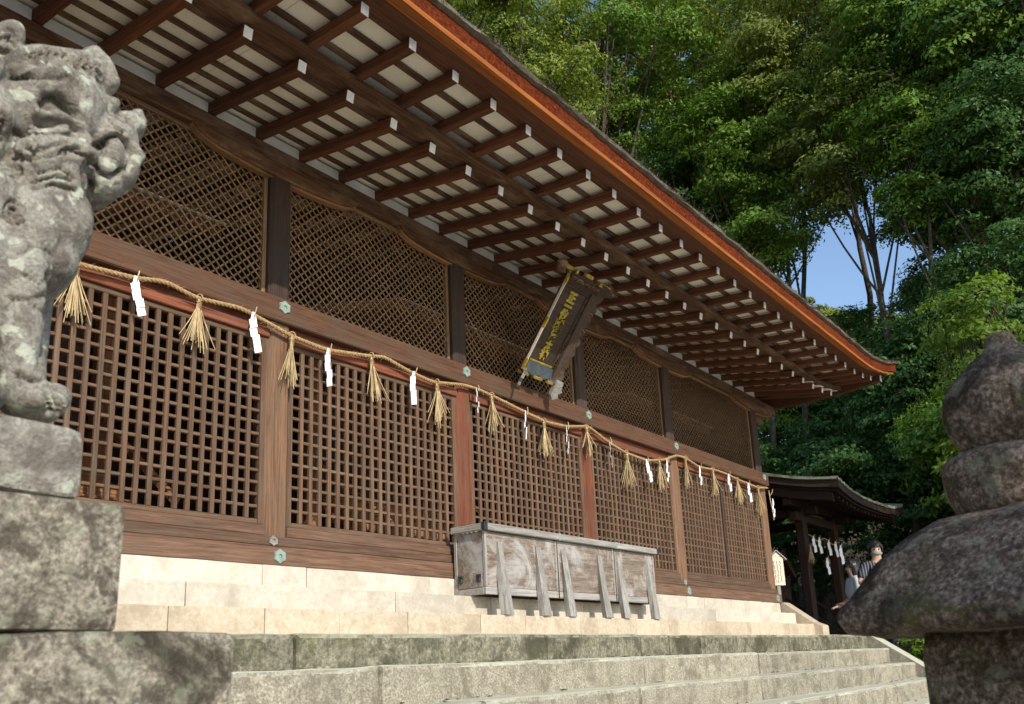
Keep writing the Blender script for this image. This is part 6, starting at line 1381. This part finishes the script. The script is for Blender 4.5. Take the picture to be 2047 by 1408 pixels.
add('paper_twist', kme, M_STRAW, o)
tag(o, 'white paper streamer hung low on the front pavilion post', 'paper streamer', 'paper streamers hanging in the pavilion')
o = add('paper_streamer', sms[2], M_PAPER, None, (14.62, .45, 1.32), (0, 0, R(-30))); o.scale = (1.3, 1, 1.3)
add('paper_twist', kme, M_STRAW, o)
tag(o, 'bright paper streamer hanging forward of the pavilion, just left of the masked man', 'paper streamer', 'paper streamers hanging in the pavilion')
o = add('straw_tassel', tm[2], M_STRAW, None, (14.92, 1.2, 1.45)); add('binding', bme, M_ROPE, o)
tag(o, 'straw tassel tied to the front post of the pavilion', 'tassel')

# ================================================================== PEOPLE
def skin_mesh(name, verts, edges, radii, subs=2, root=0):
    me = bpy.data.meshes.new(name)
    me.from_pydata(verts, edges, [])
    o = bpy.data.objects.new('tmp', me); COL.objects.link(o)
    s = o.modifiers.new('s', 'SKIN'); s.use_smooth_shade = True
    for k, r in enumerate(radii):
        sv = me.skin_vertices[0].data[k]
        sv.radius = (r, r) if not isinstance(r, tuple) else r
        sv.use_root = (k == root)
    b = o.modifiers.new('u', 'SUBSURF'); b.levels = subs; b.render_levels = subs
    bpy.context.view_layer.update()
    m2 = bpy.data.meshes.new_from_object(o.evaluated_get(bpy.context.evaluated_depsgraph_get()))
    bpy.data.objects.remove(o)
    m2.polygons.foreach_set('use_smooth', np.ones(len(m2.polygons), bool))
    return m2

def person(loc, rz, H, label, arms, shirt_mat, hair_len, sleeve):
    t = thing('person', label, 'person', loc, None, rz)
    V = {'pel': (0, 0, .52), 'wai': (0, 0, .60), 'che': (0, .004, .715), 'nb': (0, .006, .815), 'nk': (0, -.002, .855), 'hl': (0, -.016, .885), 'hm': (0, -.010, .932), 'ht': (0, 0, .968)}
    Rr = {'pel': (.072, .058), 'wai': (.066, .052), 'che': (.082, .058), 'nb': .036, 'nk': .031, 'hl': (.036, .040), 'hm': (.045, .055), 'ht': (.036, .044)}
    E = [('pel', 'wai'), ('wai', 'che'), ('che', 'nb'), ('nb', 'nk'), ('nk', 'hl'), ('hl', 'hm'), ('hm', 'ht')]
    for s, nm in ((-1, 'r'), (1, 'l')):
        sh, el, wr, ha = arms[nm]
        V[nm + 's'] = (s * .098, .006, .80); V[nm + 'e'] = el; V[nm + 'w'] = wr; V[nm + 'h'] = ha
        Rr[nm + 's'] = .036; Rr[nm + 'e'] = .026; Rr[nm + 'w'] = .017; Rr[nm + 'h'] = (.022, .013)
        E += [('nb', nm + 's'), (nm + 's', nm + 'e'), (nm + 'e', nm + 'w'), (nm + 'w', nm + 'h')]
        hd = (Vector(ha) - Vector(wr)).normalized()
        side = hd.cross(Vector((0, 0, 1)))
        side = side.normalized() if side.length > .1 else Vector((1, 0, 0))
        curl = side.cross(hd)
        for k in range(4):
            a = Vector(ha) + hd * .012 + side * (.016 * (k - 1.5) / 1.5)
            b = a + hd * (.020 + .003 * (k in (1, 2))) - curl * .004
            c = b + hd * .012 - curl * .014
            for w, q, rd in (('a', a, .006), ('b', b, .0055), ('c', c, .005)):
                V[f'{nm}f{k}{w}'] = tuple(q); Rr[f'{nm}f{k}{w}'] = rd
            E += [(nm + 'h', f'{nm}f{k}a'), (f'{nm}f{k}a', f'{nm}f{k}b'), (f'{nm}f{k}b', f'{nm}f{k}c')]
        a = Vector(wr).lerp(Vector(ha), .5) + side * .018 * s; b = a + side * .014 * s + hd * .016
        V[nm + 't0'] = tuple(a); V[nm + 't1'] = tuple(b); Rr[nm + 't0'] = .007; Rr[nm + 't1'] = .006
        E += [(nm + 'h', nm + 't0'), (nm + 't0', nm + 't1')]
        V[nm + 'hip'] = (s * .05, 0, .49); V[nm + 'k'] = (s * .055, -.006, .275); V[nm + 'a'] = (s * .058, .012, .045); V[nm + 'to'] = (s * .066, -.075, .018)
        Rr[nm + 'hip'] = .056; Rr[nm + 'k'] = .038; Rr[nm + 'a'] = .026; Rr[nm + 'to'] = (.024, .016)
        E += [('pel', nm + 'hip'), (nm + 'hip', nm + 'k'), (nm + 'k', nm + 'a'), (nm + 'a', nm + 'to')]
    keys = list(V)
    ix = {k: i for i, k in enumerate(keys)}
    sc = lambda p: tuple(c * H for c in p)
    rad = [tuple(c * H for c in Rr[k]) if isinstance(Rr[k], tuple) else Rr[k] * H for k in keys]
    me = skin_mesh('body', [sc(V[k]) for k in keys], [(ix[a], ix[b]) for a, b in E], rad)
    # nose, brow and eye hollows pressed into the face
    for v in me.vertices:
        x, y, z = v.co.x / H, v.co.y / H, v.co.z / H
        if z > .87 and y < -.02:
            v.co.y -= H * .014 * math.exp(-(x / .008) ** 2 - ((z - .912) / .012) ** 2)
            v.co.y += H * .006 * (math.exp(-((x - .017) / .009) ** 2 - ((z - .930) / .007) ** 2) + math.exp(-((x + .017) / .009) ** 2 - ((z - .930) / .007) ** 2))
    body = add('body', me, M_SKIN, t)
    for s in (-1, 1):
        bm = bmesh.new(); bmesh.ops.create_icosphere(bm, subdivisions=2, radius=.012 * H)
        for v in bm.verts: v.co.x *= .35; v.co.z *= 1.35
        m_e = bpy.data.meshes.new('ear'); bm.to_mesh(m_e); bm.free(); m_e.polygons.foreach_set('use_smooth', [True] * len(m_e.polygons))
        add('ear', m_e, M_SKIN, t, (s * .048 * H, .004 * H, .922 * H))
        bm = bmesh.new(); bmesh.ops.create_icosphere(bm, subdivisions=2, radius=.0065 * H)
        m_e = bpy.data.meshes.new('eye'); bm.to_mesh(m_e); bm.free()
        add('eye', m_e, M_HAIR, t, (s * .017 * H, -.055 * H, .930 * H))
    # clothes a little larger than the body
    kk = ['pel', 'wai', 'che', 'nb', 'rs', 're', 'ls', 'le']
    vs = [sc(V[k]) for k in kk]
    vs[5] = tuple(Vector(vs[4]).lerp(Vector(vs[5]), sleeve)); vs[7] = tuple(Vector(vs[6]).lerp(Vector(vs[7]), sleeve))
    rd = [(.084, .070), (.078, .065), (.096, .072), (.050, .045), .048, .042, .048, .042]
    me = skin_mesh('shirt', vs, [(0, 1), (1, 2), (2, 3), (3, 4), (4, 5), (3, 6), (6, 7)], [tuple(c * H for c in r) if isinstance(r, tuple) else r * H for r in rd])
    add('shirt', me, shirt_mat, t)
    kk = ['pel', 'rhip', 'rk', 'ra', 'lhip', 'lk', 'la']
    me = skin_mesh('trousers', [sc(V[k]) for k in kk], [(0, 1), (1, 2), (2, 3), (0, 4), (4, 5), (5, 6)], [(.080 * H, .066 * H), .066 * H, .050 * H, .040 * H, .066 * H, .050 * H, .040 * H])
    add('trousers', me, M_TROUS, t)
    # hair cap, tousled
    bm = bmesh.new(); bmesh.ops.create_icosphere(bm, subdivisions=4, radius=1)
    for v in bm.verts:
        c = v.co.copy()
        low = 0.22 if c.y < -.35 else (-.55 if hair_len < .2 else -.75)
        if c.y < -.2 and abs(c.x) > .72: low = -.35
        z = max(c.z, low)
        k = 1 + .12 * mnoise.noise(c * 5) + .09 * mnoise.noise(c * 12)
        v.co = Vector((c.x * .058 * k, c.y * .069 * k + .002, .936 + z * (.055 + (.018 if c.z > 0 else 0)) * k)) * H
        if hair_len > .2 and c.z < -.05 and c.y > -.25:
            v.co.z -= (-.05 - c.z) * hair_len * .9 * H
            v.co.y += .012 * H
    m_h = bpy.data.meshes.new('hair'); bm.to_mesh(m_h); bm.free(); m_h.polygons.foreach_set('use_smooth', [True] * len(m_h.polygons))
    add('hair', m_h, M_HAIR, t)
    return t
H1 = 2.24
man = person((11.9, -1.0, -1.225), R(-62), H1, 'person in grey face mask and dark striped shirt looking left beside the pavilion',
    {'r': (None, (-.150, -.03, .66), (-.045, -.115, .745), (-.012, -.125, .765)), 'l': (None, (.135, .02, .635), (.125, -.03, .50), (.12, -.045, .46))}, M_STRIPE, .05, .75)
bm = bmesh.new(); bmesh.ops.create_icosphere(bm, subdivisions=3, radius=1)
bmesh.ops.delete(bm, geom=[v for v in bm.verts if v.co.y > -.05], context='VERTS')
for v in bm.verts: v.co = Vector((v.co.x * .047, v.co.y * .064 - .006, .900 + v.co.z * .026)) * H1
bmesh.ops.solidify(bm, geom=list(bm.faces), thickness=.004)
m_m = bpy.data.meshes.new('face_mask'); bm.to_mesh(m_m); bm.free(); m_m.polygons.foreach_set('use_smooth', [True] * len(m_m.polygons))
add('face_mask', m_m, M_MASK, man)
cm = thing('hand_camera', 'small black camera held at the chest of the masked person', 'camera', (0, 0, 0))
cm.location = man.matrix_basis @ Vector((-.0, -.165 * H1, .765 * H1)) if False else Matrix.Translation((11.9, -1.0, -1.225)) @ Matrix.Rotation(R(-62), 4, 'Z') @ Vector((.02 * H1, -.150 * H1, .755 * H1))
cm.rotation_euler = (0, 0, R(-62))
bx('camera_body', -.075, .075, -.03, .03, -.05, .05, M_IRON, cm, .012)
m_ = MB(); m_.tube([(0, -.03, 0), (0, -.075, 0)], [.036, .034], 14); add('lens', m_.mesh('lens'), M_IRON, cm)
H2 = 2.05
woman = person((12.75, -.30, -1.225), R(-141), H2, 'person with long dark hair and pale top seen from the side, arms held out',
    {'r': (None, (-.118, -.01, .645), (-.085, -.125, .575), (-.075, -.165, .572)), 'l': (None, (.118, -.01, .645), (.085, -.135, .59), (.07, -.175, .592))}, M_SHIRTW, .26, .95)

# ================================================================== TREES AND PLANTS
def leaves(centers, norms, size, rg, aspect=.48, fold=0.0):
    """Kite-shaped leaf faces."""
    n = len(centers)
    T = rg.normal(size=(n, 3)); T -= (T * norms).sum(1)[:, None] * norms
    T /= np.linalg.norm(T, axis=1)[:, None] + 1e-9
    B = np.cross(norms, T)
    L = size * rg.uniform(.7, 1.3, n)[:, None]
    W = L * aspect
    droop = norms * L * rg.uniform(-.15, .05, (n, 1))
    V = np.stack([centers - T * L * .5, centers + B * W * .5, centers + T * L * .5 + droop, centers - B * W * .5], 1).reshape(-1, 3)
    F = np.arange(n * 4).reshape(-1, 4)
    return V, F

def crown(lobes, seed, leaf, nclump, per, clump_r=.55, flat=.62, hang=0.0):
    rg = np.random.default_rng(seed)
    tot = sum(r ** 2.2 for *_, r in lobes)
    CC, VV, FF, n0 = [], [], [], 0
    for (x, y, z, r) in lobes:
        k = max(6, int(.6 * nclump * r ** 2.2 / tot))
        D = rg.normal(size=(k, 3)); D /= np.linalg.norm(D, axis=1)[:, None]
        rad = rg.uniform(.30, 1.0, k) ** .55
        wob = 1 + .22 * np.sin(D[:, 0] * 4 + seed) * np.cos(D[:, 1] * 5 + seed * 2) + .12 * np.sin(D[:, 2] * 7)
        P = np.array([x, y, z]) + D * (rad * wob)[:, None] * np.array([r, r, r * .88])
        CC.append(np.concatenate([P, np.repeat([[x, y, z]], k, 0)], 1))
    CC = np.concatenate(CC)
    clump_r = clump_r * 1.32; per = int(per * 1.75)
    for (cx, cy, cz, lx, ly, lz) in CC:
        cr = clump_r * rg.uniform(.6, 1.35)
        m = int(per * (cr / clump_r) ** 2 * rg.uniform(.7, 1.2))
        D = rg.normal(size=(m, 3)); D /= np.linalg.norm(D, axis=1)[:, None]
        D[:, 2] = np.where(D[:, 2] < -.2, -D[:, 2] * .6, D[:, 2])
        q = rg.uniform(.35, 1, m)[:, None] ** .5
        ax = rg.normal(size=3) * .25
        P = np.array([cx, cy, cz]) + D * q * np.array([cr, cr, cr * flat]) + np.outer(D[:, 0], ax) * cr
        P[:, 2] -= hang * (np.abs(D[:, 0]) + np.abs(D[:, 1])) * cr
        up = np.array([cx - lx, cy - ly, cz - lz]); up = up / (np.linalg.norm(up) + 1e-6)
        Nn = D * .8 + up * .3 + np.array([0, 0, .25]) + rg.normal(size=(m, 3)) * .42
        Nn /= np.linalg.norm(Nn, axis=1)[:, None]
        V, F = leaves(P, Nn, leaf * rg.uniform(.72, 1.28), rg)
        VV.append(V); FF.append(F + n0); n0 += len(V)
    return npmesh('crown', np.concatenate(VV), np.concatenate(FF)), CC

def tree(name, label, base, lobes, mat, seed, leaf=.135, nclump=150, per=185, clump_r=.60, tr=.22, cat='tree', group=None, lean=(0, 0), limbs=16, flat=.62, hang=0):
    rg = np.random.default_rng(seed + 77)
    bz = float(ground_h(np.array(base[0]), np.array(base[1])))
    B = np.array([base[0], base[1], bz])
    t = thing(name, label, cat, B, group)
    lob = [(x - B[0], y - B[1], z - B[2], r) for x, y, z, r in lobes]
    me, CC = crown(lob, seed, leaf, nclump, per, clump_r, flat, hang)
    mtop = lob[0]
    m_ = MB()
    top = np.array([mtop[0], mtop[1], mtop[2] - mtop[3] * .15])
    s = np.linspace(0, 1, 12)
    mid = np.array([lean[0], lean[1], top[2] * .5])
    path = ((1 - s) ** 2)[:, None] * np.zeros(3) + (2 * s * (1 - s))[:, None] * mid + (s ** 2)[:, None] * top
    path[1:-1] += rg.normal(0, .06, (10, 3)) * [1, 1, .2]
    path[0, 2] -= .3
    m_.tube(path, tr * (1.05 - .75 * s) , 9)
    for (x, y, z, r) in lob[1:]:
        a = path[8]
        e = np.array([x, y, z - r * .2]); c = (a + e) / 2 + np.array([0, 0, .15 * r]) * rg.uniform(0, 1)
        u_ = np.linspace(0, 1, 9)[:, None]
        m_.tube((1 - u_) ** 2 * a + 2 * u_ * (1 - u_) * c + u_ ** 2 * e, tr * (.55 - .4 * u_[:, 0]), 7)
    sel = rg.permutation(len(CC))[:limbs * 3]
    for k, i_ in enumerate(sel):
        e = CC[i_, :3]; lc = CC[i_, 3:]
        a = path[int(rg.integers(6, 11))] if np.allclose(lc, lob[0][:3]) else lc - np.array([0, 0, .3])
        if k >= limbs: a = (CC[sel[k % limbs], :3] + CC[sel[k % limbs], 3:]) / 2
        c = (a + e) / 2 + rg.normal(0, .25, 3) + np.array([0, 0, -.15])
        u_ = np.linspace(0, 1, 7)[:, None]
        m_.tube((1 - u_) ** 2 * a + 2 * u_ * (1 - u_) * c + u_ ** 2 * e, (tr * (.26 if k < limbs else .14)) * (1 - .8 * u_[:, 0]) + .008, 5)
    add('trunk', m_.mesh('trunk', True), M_TRUNK, t)
    add('crown', me, mat, t)
    return t
G = 'broadleaf trees on the slope behind the hall'
tree('broadleaf_tree', 'olive crowned tree right above the middle of the bark roof, leftmost of the grove', (14.9, 9.6), [(13.95, 9.58, 18.5, 3.1), (15.39, 8.6, 16.0, 2.5)], L_OLIVE, 11, nclump=230, tr=.26, group=G)
tree('broadleaf_tree', 'open tree with bare twisting limbs and sky gaps, second from left', (18.9, 9.2), [(18.6, 7.9, 20.3, 3.3), (19.9, 9.3, 16.9, 2.7), (17.6, 8.8, 16.4, 1.5)], L_GREEN, 12, nclump=170, tr=.3, group=G, lean=(-.8, .3), limbs=26)
tree('broadleaf_tree', 'tall sunlit olive tree at the top centre of the grove', (22.0, 6.6), [(21.8, 5.4, 20.8, 3.4), (21.4, 7.5, 25.0, 4.0)], L_OLIVE, 13, nclump=270, tr=.16, group=G)
tree('broadleaf_tree', 'rusty olive tree with a rounded sunlit crown right of the centre', (23.4, 4.0), [(22.5, 1.76, 19.2, 3.4), (22.0, 3.3, 18.0, 2.0)], L_BROWN, 14, nclump=260, tr=.13, group=G)
tree('broadleaf_tree', 'dark tree just over the bark roof below the small sky gap', (22.6, 8.0), [(21.9, 7.43, 15.1, 2.5), (22.8, 5.9, 13.4, 1.9)], L_DEEP, 15, nclump=190, tr=.13, group=G, limbs=22)
tree('broadleaf_tree', 'green tree with drooping dark lower boughs left of the blue sky gap', (22.6, 4.6), [(21.5, 4.19, 16.2, 2.8), (21.74, 3.75, 12.6, 1.6)], L_GREEN, 16, nclump=240, tr=.12, group=G)
tree('slender_tree', 'slender tree whose thin dark trunk stands in the blue sky gap', (21.0, .35), [(21.6, .65, 15.0, 2.3), (20.9, 1.3, 13.3, 1.3)], L_BROWN, 17, nclump=150, tr=.12, group=G, limbs=12)
tree('slender_tree', 'slender tree with paired thin trunks at the right edge of the sky gap', (20.3, -1.05), [(20.6, -1.3, 13.6, 1.7), (20.4, -.75, 11.4, .9)], L_GREEN, 18, nclump=90, tr=.10, group=G, limbs=10)
tree('broadleaf_tree', 'large fresh green tree at the top right corner', (21.8, -2.4), [(21.34, -2.19, 16.3, 3.2), (20.9, -3.3, 18.8, 2.4)], L_GREEN, 19, nclump=280, tr=.28, group=G)
tree('broadleaf_tree', 'deep green tree cut by the right edge at the top', (22.0, -4.4), [(21.5, -3.96, 15.8, 3.2)], L_DEEP, 20, nclump=210, tr=.26, group=G)
tree('broadleaf_tree', 'bluish green tree at the middle of the right edge', (22.4, -2.4), [(21.54, -2.75, 12.2, 2.5), (23.0, -1.2, 11.9, 1.6)], L_DEEP, 21, nclump=230, tr=.24, group=G)
tree('broadleaf_tree', 'dark green tree behind the jewel of the stone lantern', (21.9, -2.6), [(21.24, -2.45, 8.3, 2.2), (23.6, -.9, 9.3, 1.6)], L_DEEP, 22, nclump=200, tr=.2, group=G)
tree('broadleaf_tree', 'dark tree above the right tip of the hall eave', (26.0, 2.2), [(25.2, 2.5, 8.9, 1.9), (26.3, 3.8, 7.8, 2.0)], L_DEEP, 23, nclump=190, tr=.2, group=G)
tree('broadleaf_tree', 'shaded tree under the right end of the hall eave', (27.9, 5.6), [(25.94, 4.94, 7.9, 2.0), (27.87, 6.5, 6.1, 2.7)], L_GREEN, 24, nclump=240, tr=.12, group=G)
tree('broadleaf_tree', 'shaded tree above the mossy pavilion roof', (26.2, 2.3), [(25.65, 2.81, 5.8, 2.1), (24.3, 1.3, 6.6, 1.5)], L_DEEP, 25, nclump=200, tr=.2, group=G)
tree('broadleaf_tree', 'low dark tree right of the mossy pavilion roof', (21.5, -.2), [(21.06, -.41, 3.5, 1.6), (21.28, -.14, 6.4, 1.7)], L_DEEP, 26, nclump=190, tr=.18, group=G)
tree('broadleaf_tree', 'low green tree between the pavilion and the stone lantern', (19.9, -2.2), [(19.48, -2.05, 4.3, 1.8)], L_GREEN, 27, nclump=120, tr=.16, group=G)
tree('broadleaf_tree', 'dark tree behind the others over the right half of the bark roof', (25.6, 7.6), [(25.07, 7.36, 13.3, 2.0), (26.5, 7.0, 17.5, 2.8)], L_DEEP, 28, nclump=190, tr=.12, group=G)
tree('broadleaf_tree', 'back tree filling behind the top of the grove, left of the sky gap', (30, 6.2), [(29.0, 5.4, 21.5, 3.8), (28.6, 8.4, 23.5, 3.6)], L_GREEN, 29, nclump=210, tr=.15, group=G, leaf=.22)
tree('broadleaf_tree', 'back tree filling behind the top right of the grove', (29.5, -2.2), [(28.5, -2.6, 21.5, 4.4), (28.5, -4.8, 15.6, 3.4)], L_DEEP, 30, nclump=230, tr=.26, group=G, leaf=.22)
tree('broadleaf_tree', 'back olive tree filling between the first and second trees above the roof', (19.5, 13.5), [(19.0, 13.2, 22.0, 3.8), (17.5, 13.8, 17.5, 3.0)], L_OLIVE, 35, nclump=200, tr=.24, group=G, leaf=.18)
tree('broadleaf_tree', 'back dark tree behind the twisting limbed tree', (25.5, 12.5), [(25.0, 12.0, 21.0, 3.6), (24.5, 11.0, 16.5, 2.8)], L_DEEP, 36, nclump=170, tr=.24, group=G, leaf=.18)
tree('broadleaf_tree', 'low dense dark tree just behind the pavilion ridge', (22.6, 3.6), [(22.2, 3.4, 4.2, 1.7), (22.8, 5.6, 4.4, 1.9), (21.8, 1.5, 4.0, 1.5)], L_DEEP, 37, nclump=230, tr=.14, group=G)
tree('shrub', 'dense dark shrub on the slope behind the masked person', (23.8, -.4), [(23.4, -.3, 2.2, 1.7), (24.6, -1.9, 2.8, 1.7), (24.0, 1.1, 2.4, 1.6)], L_DEEP, 45, leaf=.14, nclump=170, per=120, clump_r=.45, tr=.06, cat='shrub', limbs=8)
tree('broadleaf_tree', 'back tree closing the view above the middle of the roof, behind the sunlit olive tree', (28.0, 9.6), [(27.4, 9.4, 22.0, 3.8), (28.0, 9.0, 27.5, 4.2)], L_GREEN, 38, nclump=230, tr=.15, group=G, leaf=.19)
tree('broadleaf_tree', 'back tree at the top, between the sunlit olive tree and the rusty one', (28.5, 2.6), [(28.0, 2.4, 25.0, 4.0), (27.6, .2, 22.0, 2.6)], L_DEEP, 39, nclump=220, tr=.15, group=G, leaf=.19)
G2 = 'sunlit trees on the far ridge'
tree('ridge_tree', 'pale olive tree on the far ridge, left at the foot of the sky gap', (46.6, 12.3), [(46.6, 12.3, 19.6, 2.4)], L_BROWN, 31, nclump=90, group=G2, leaf=.24, tr=.2)
tree('ridge_tree', 'sunlit yellow green tree on the far ridge at the middle foot of the sky gap', (46.4, 9.95), [(46.4, 9.95, 17.8, 2.3)], L_OLIVE, 32, nclump=90, group=G2, leaf=.24, tr=.2)
tree('ridge_tree', 'tree on the far ridge at the right foot of the sky gap', (46.4, 7.0), [(46.4, 7.09, 16.6, 2.3)], L_BROWN, 33, nclump=90, group=G2, leaf=.24, tr=.2)
tree('ridge_tree', 'lower green tree on the far ridge beneath the sky gap', (44.0, 8.3), [(44.0, 8.3, 14.0, 3.0)], L_GREEN, 34, nclump=110, group=G2, leaf=.24, tr=.2)
# bright sapling and low plants
tree('sapling', 'bright yellow green sapling standing behind the stone lantern', (13.9, -2.9), [(13.75, -2.9, 5.3, .75), (13.8, -2.95, 3.9, .8), (13.7, -2.85, 2.6, .85)], L_BRIGHT, 41, leaf=.115, nclump=80, per=110, clump_r=.36, tr=.05, cat='sapling', limbs=14)
tree('shrub', 'leafy green shrub beside the side stone of the steps, under the lantern roof', (11.55, -2.3), [(11.5, -2.0, -1.15, .55), (11.9, -1.55, -1.0, .5), (11.3, -2.5, -1.6, .5)], L_BRIGHT, 42, leaf=.10, nclump=60, per=90, clump_r=.2, tr=.03, cat='shrub', limbs=8)
tree('shrub', 'dark shrub in the shade right of the pavilion', (18.5, -2.3), [(18.5, -2.2, 1.2, 1.3), (19.6, -2.6, 2.0, 1.2)], L_DEEP, 43, leaf=.14, nclump=110, per=100, clump_r=.4, tr=.06, cat='shrub', limbs=10)
tree('shrub', 'shaded shrub between the hall corner and the pavilion', (20.6, 4.6), [(20.6, 4.6, 2.2, 1.8), (21.5, 2.6, 2.0, 1.8), (21.0, 6.4, 2.6, 1.8)], L_DEEP, 44, leaf=.16, nclump=170, per=110, clump_r=.5, tr=.08, cat='shrub', limbs=10)

# trees standing outside the picture on the forecourt side; they shade the lantern and the pavilion
G3 = 'evergreens on the forecourt side'
tree('evergreen_tree', 'small dense evergreen standing on the forecourt before the stone lantern', (-4.2, -13.4), [(-4.03, -12.5, 3.6, 1.15)], L_DEEP, 61, leaf=.16, nclump=34, per=60, clump_r=.36, tr=.16, group=G3, limbs=10)
tree('evergreen_tree', 'tall unseen evergreen added on the forecourt side to shade the pavilion', (11.6, -11.0), [(12.6, -10.4, 6.4, 1.9), (15.2, -10.3, 6.3, 2.0)], L_DEEP, 62, leaf=.26, nclump=200, per=90, clump_r=.7, tr=.3, group=G3, limbs=12)  # unseen tree, added and shaped only to shade the pavilion
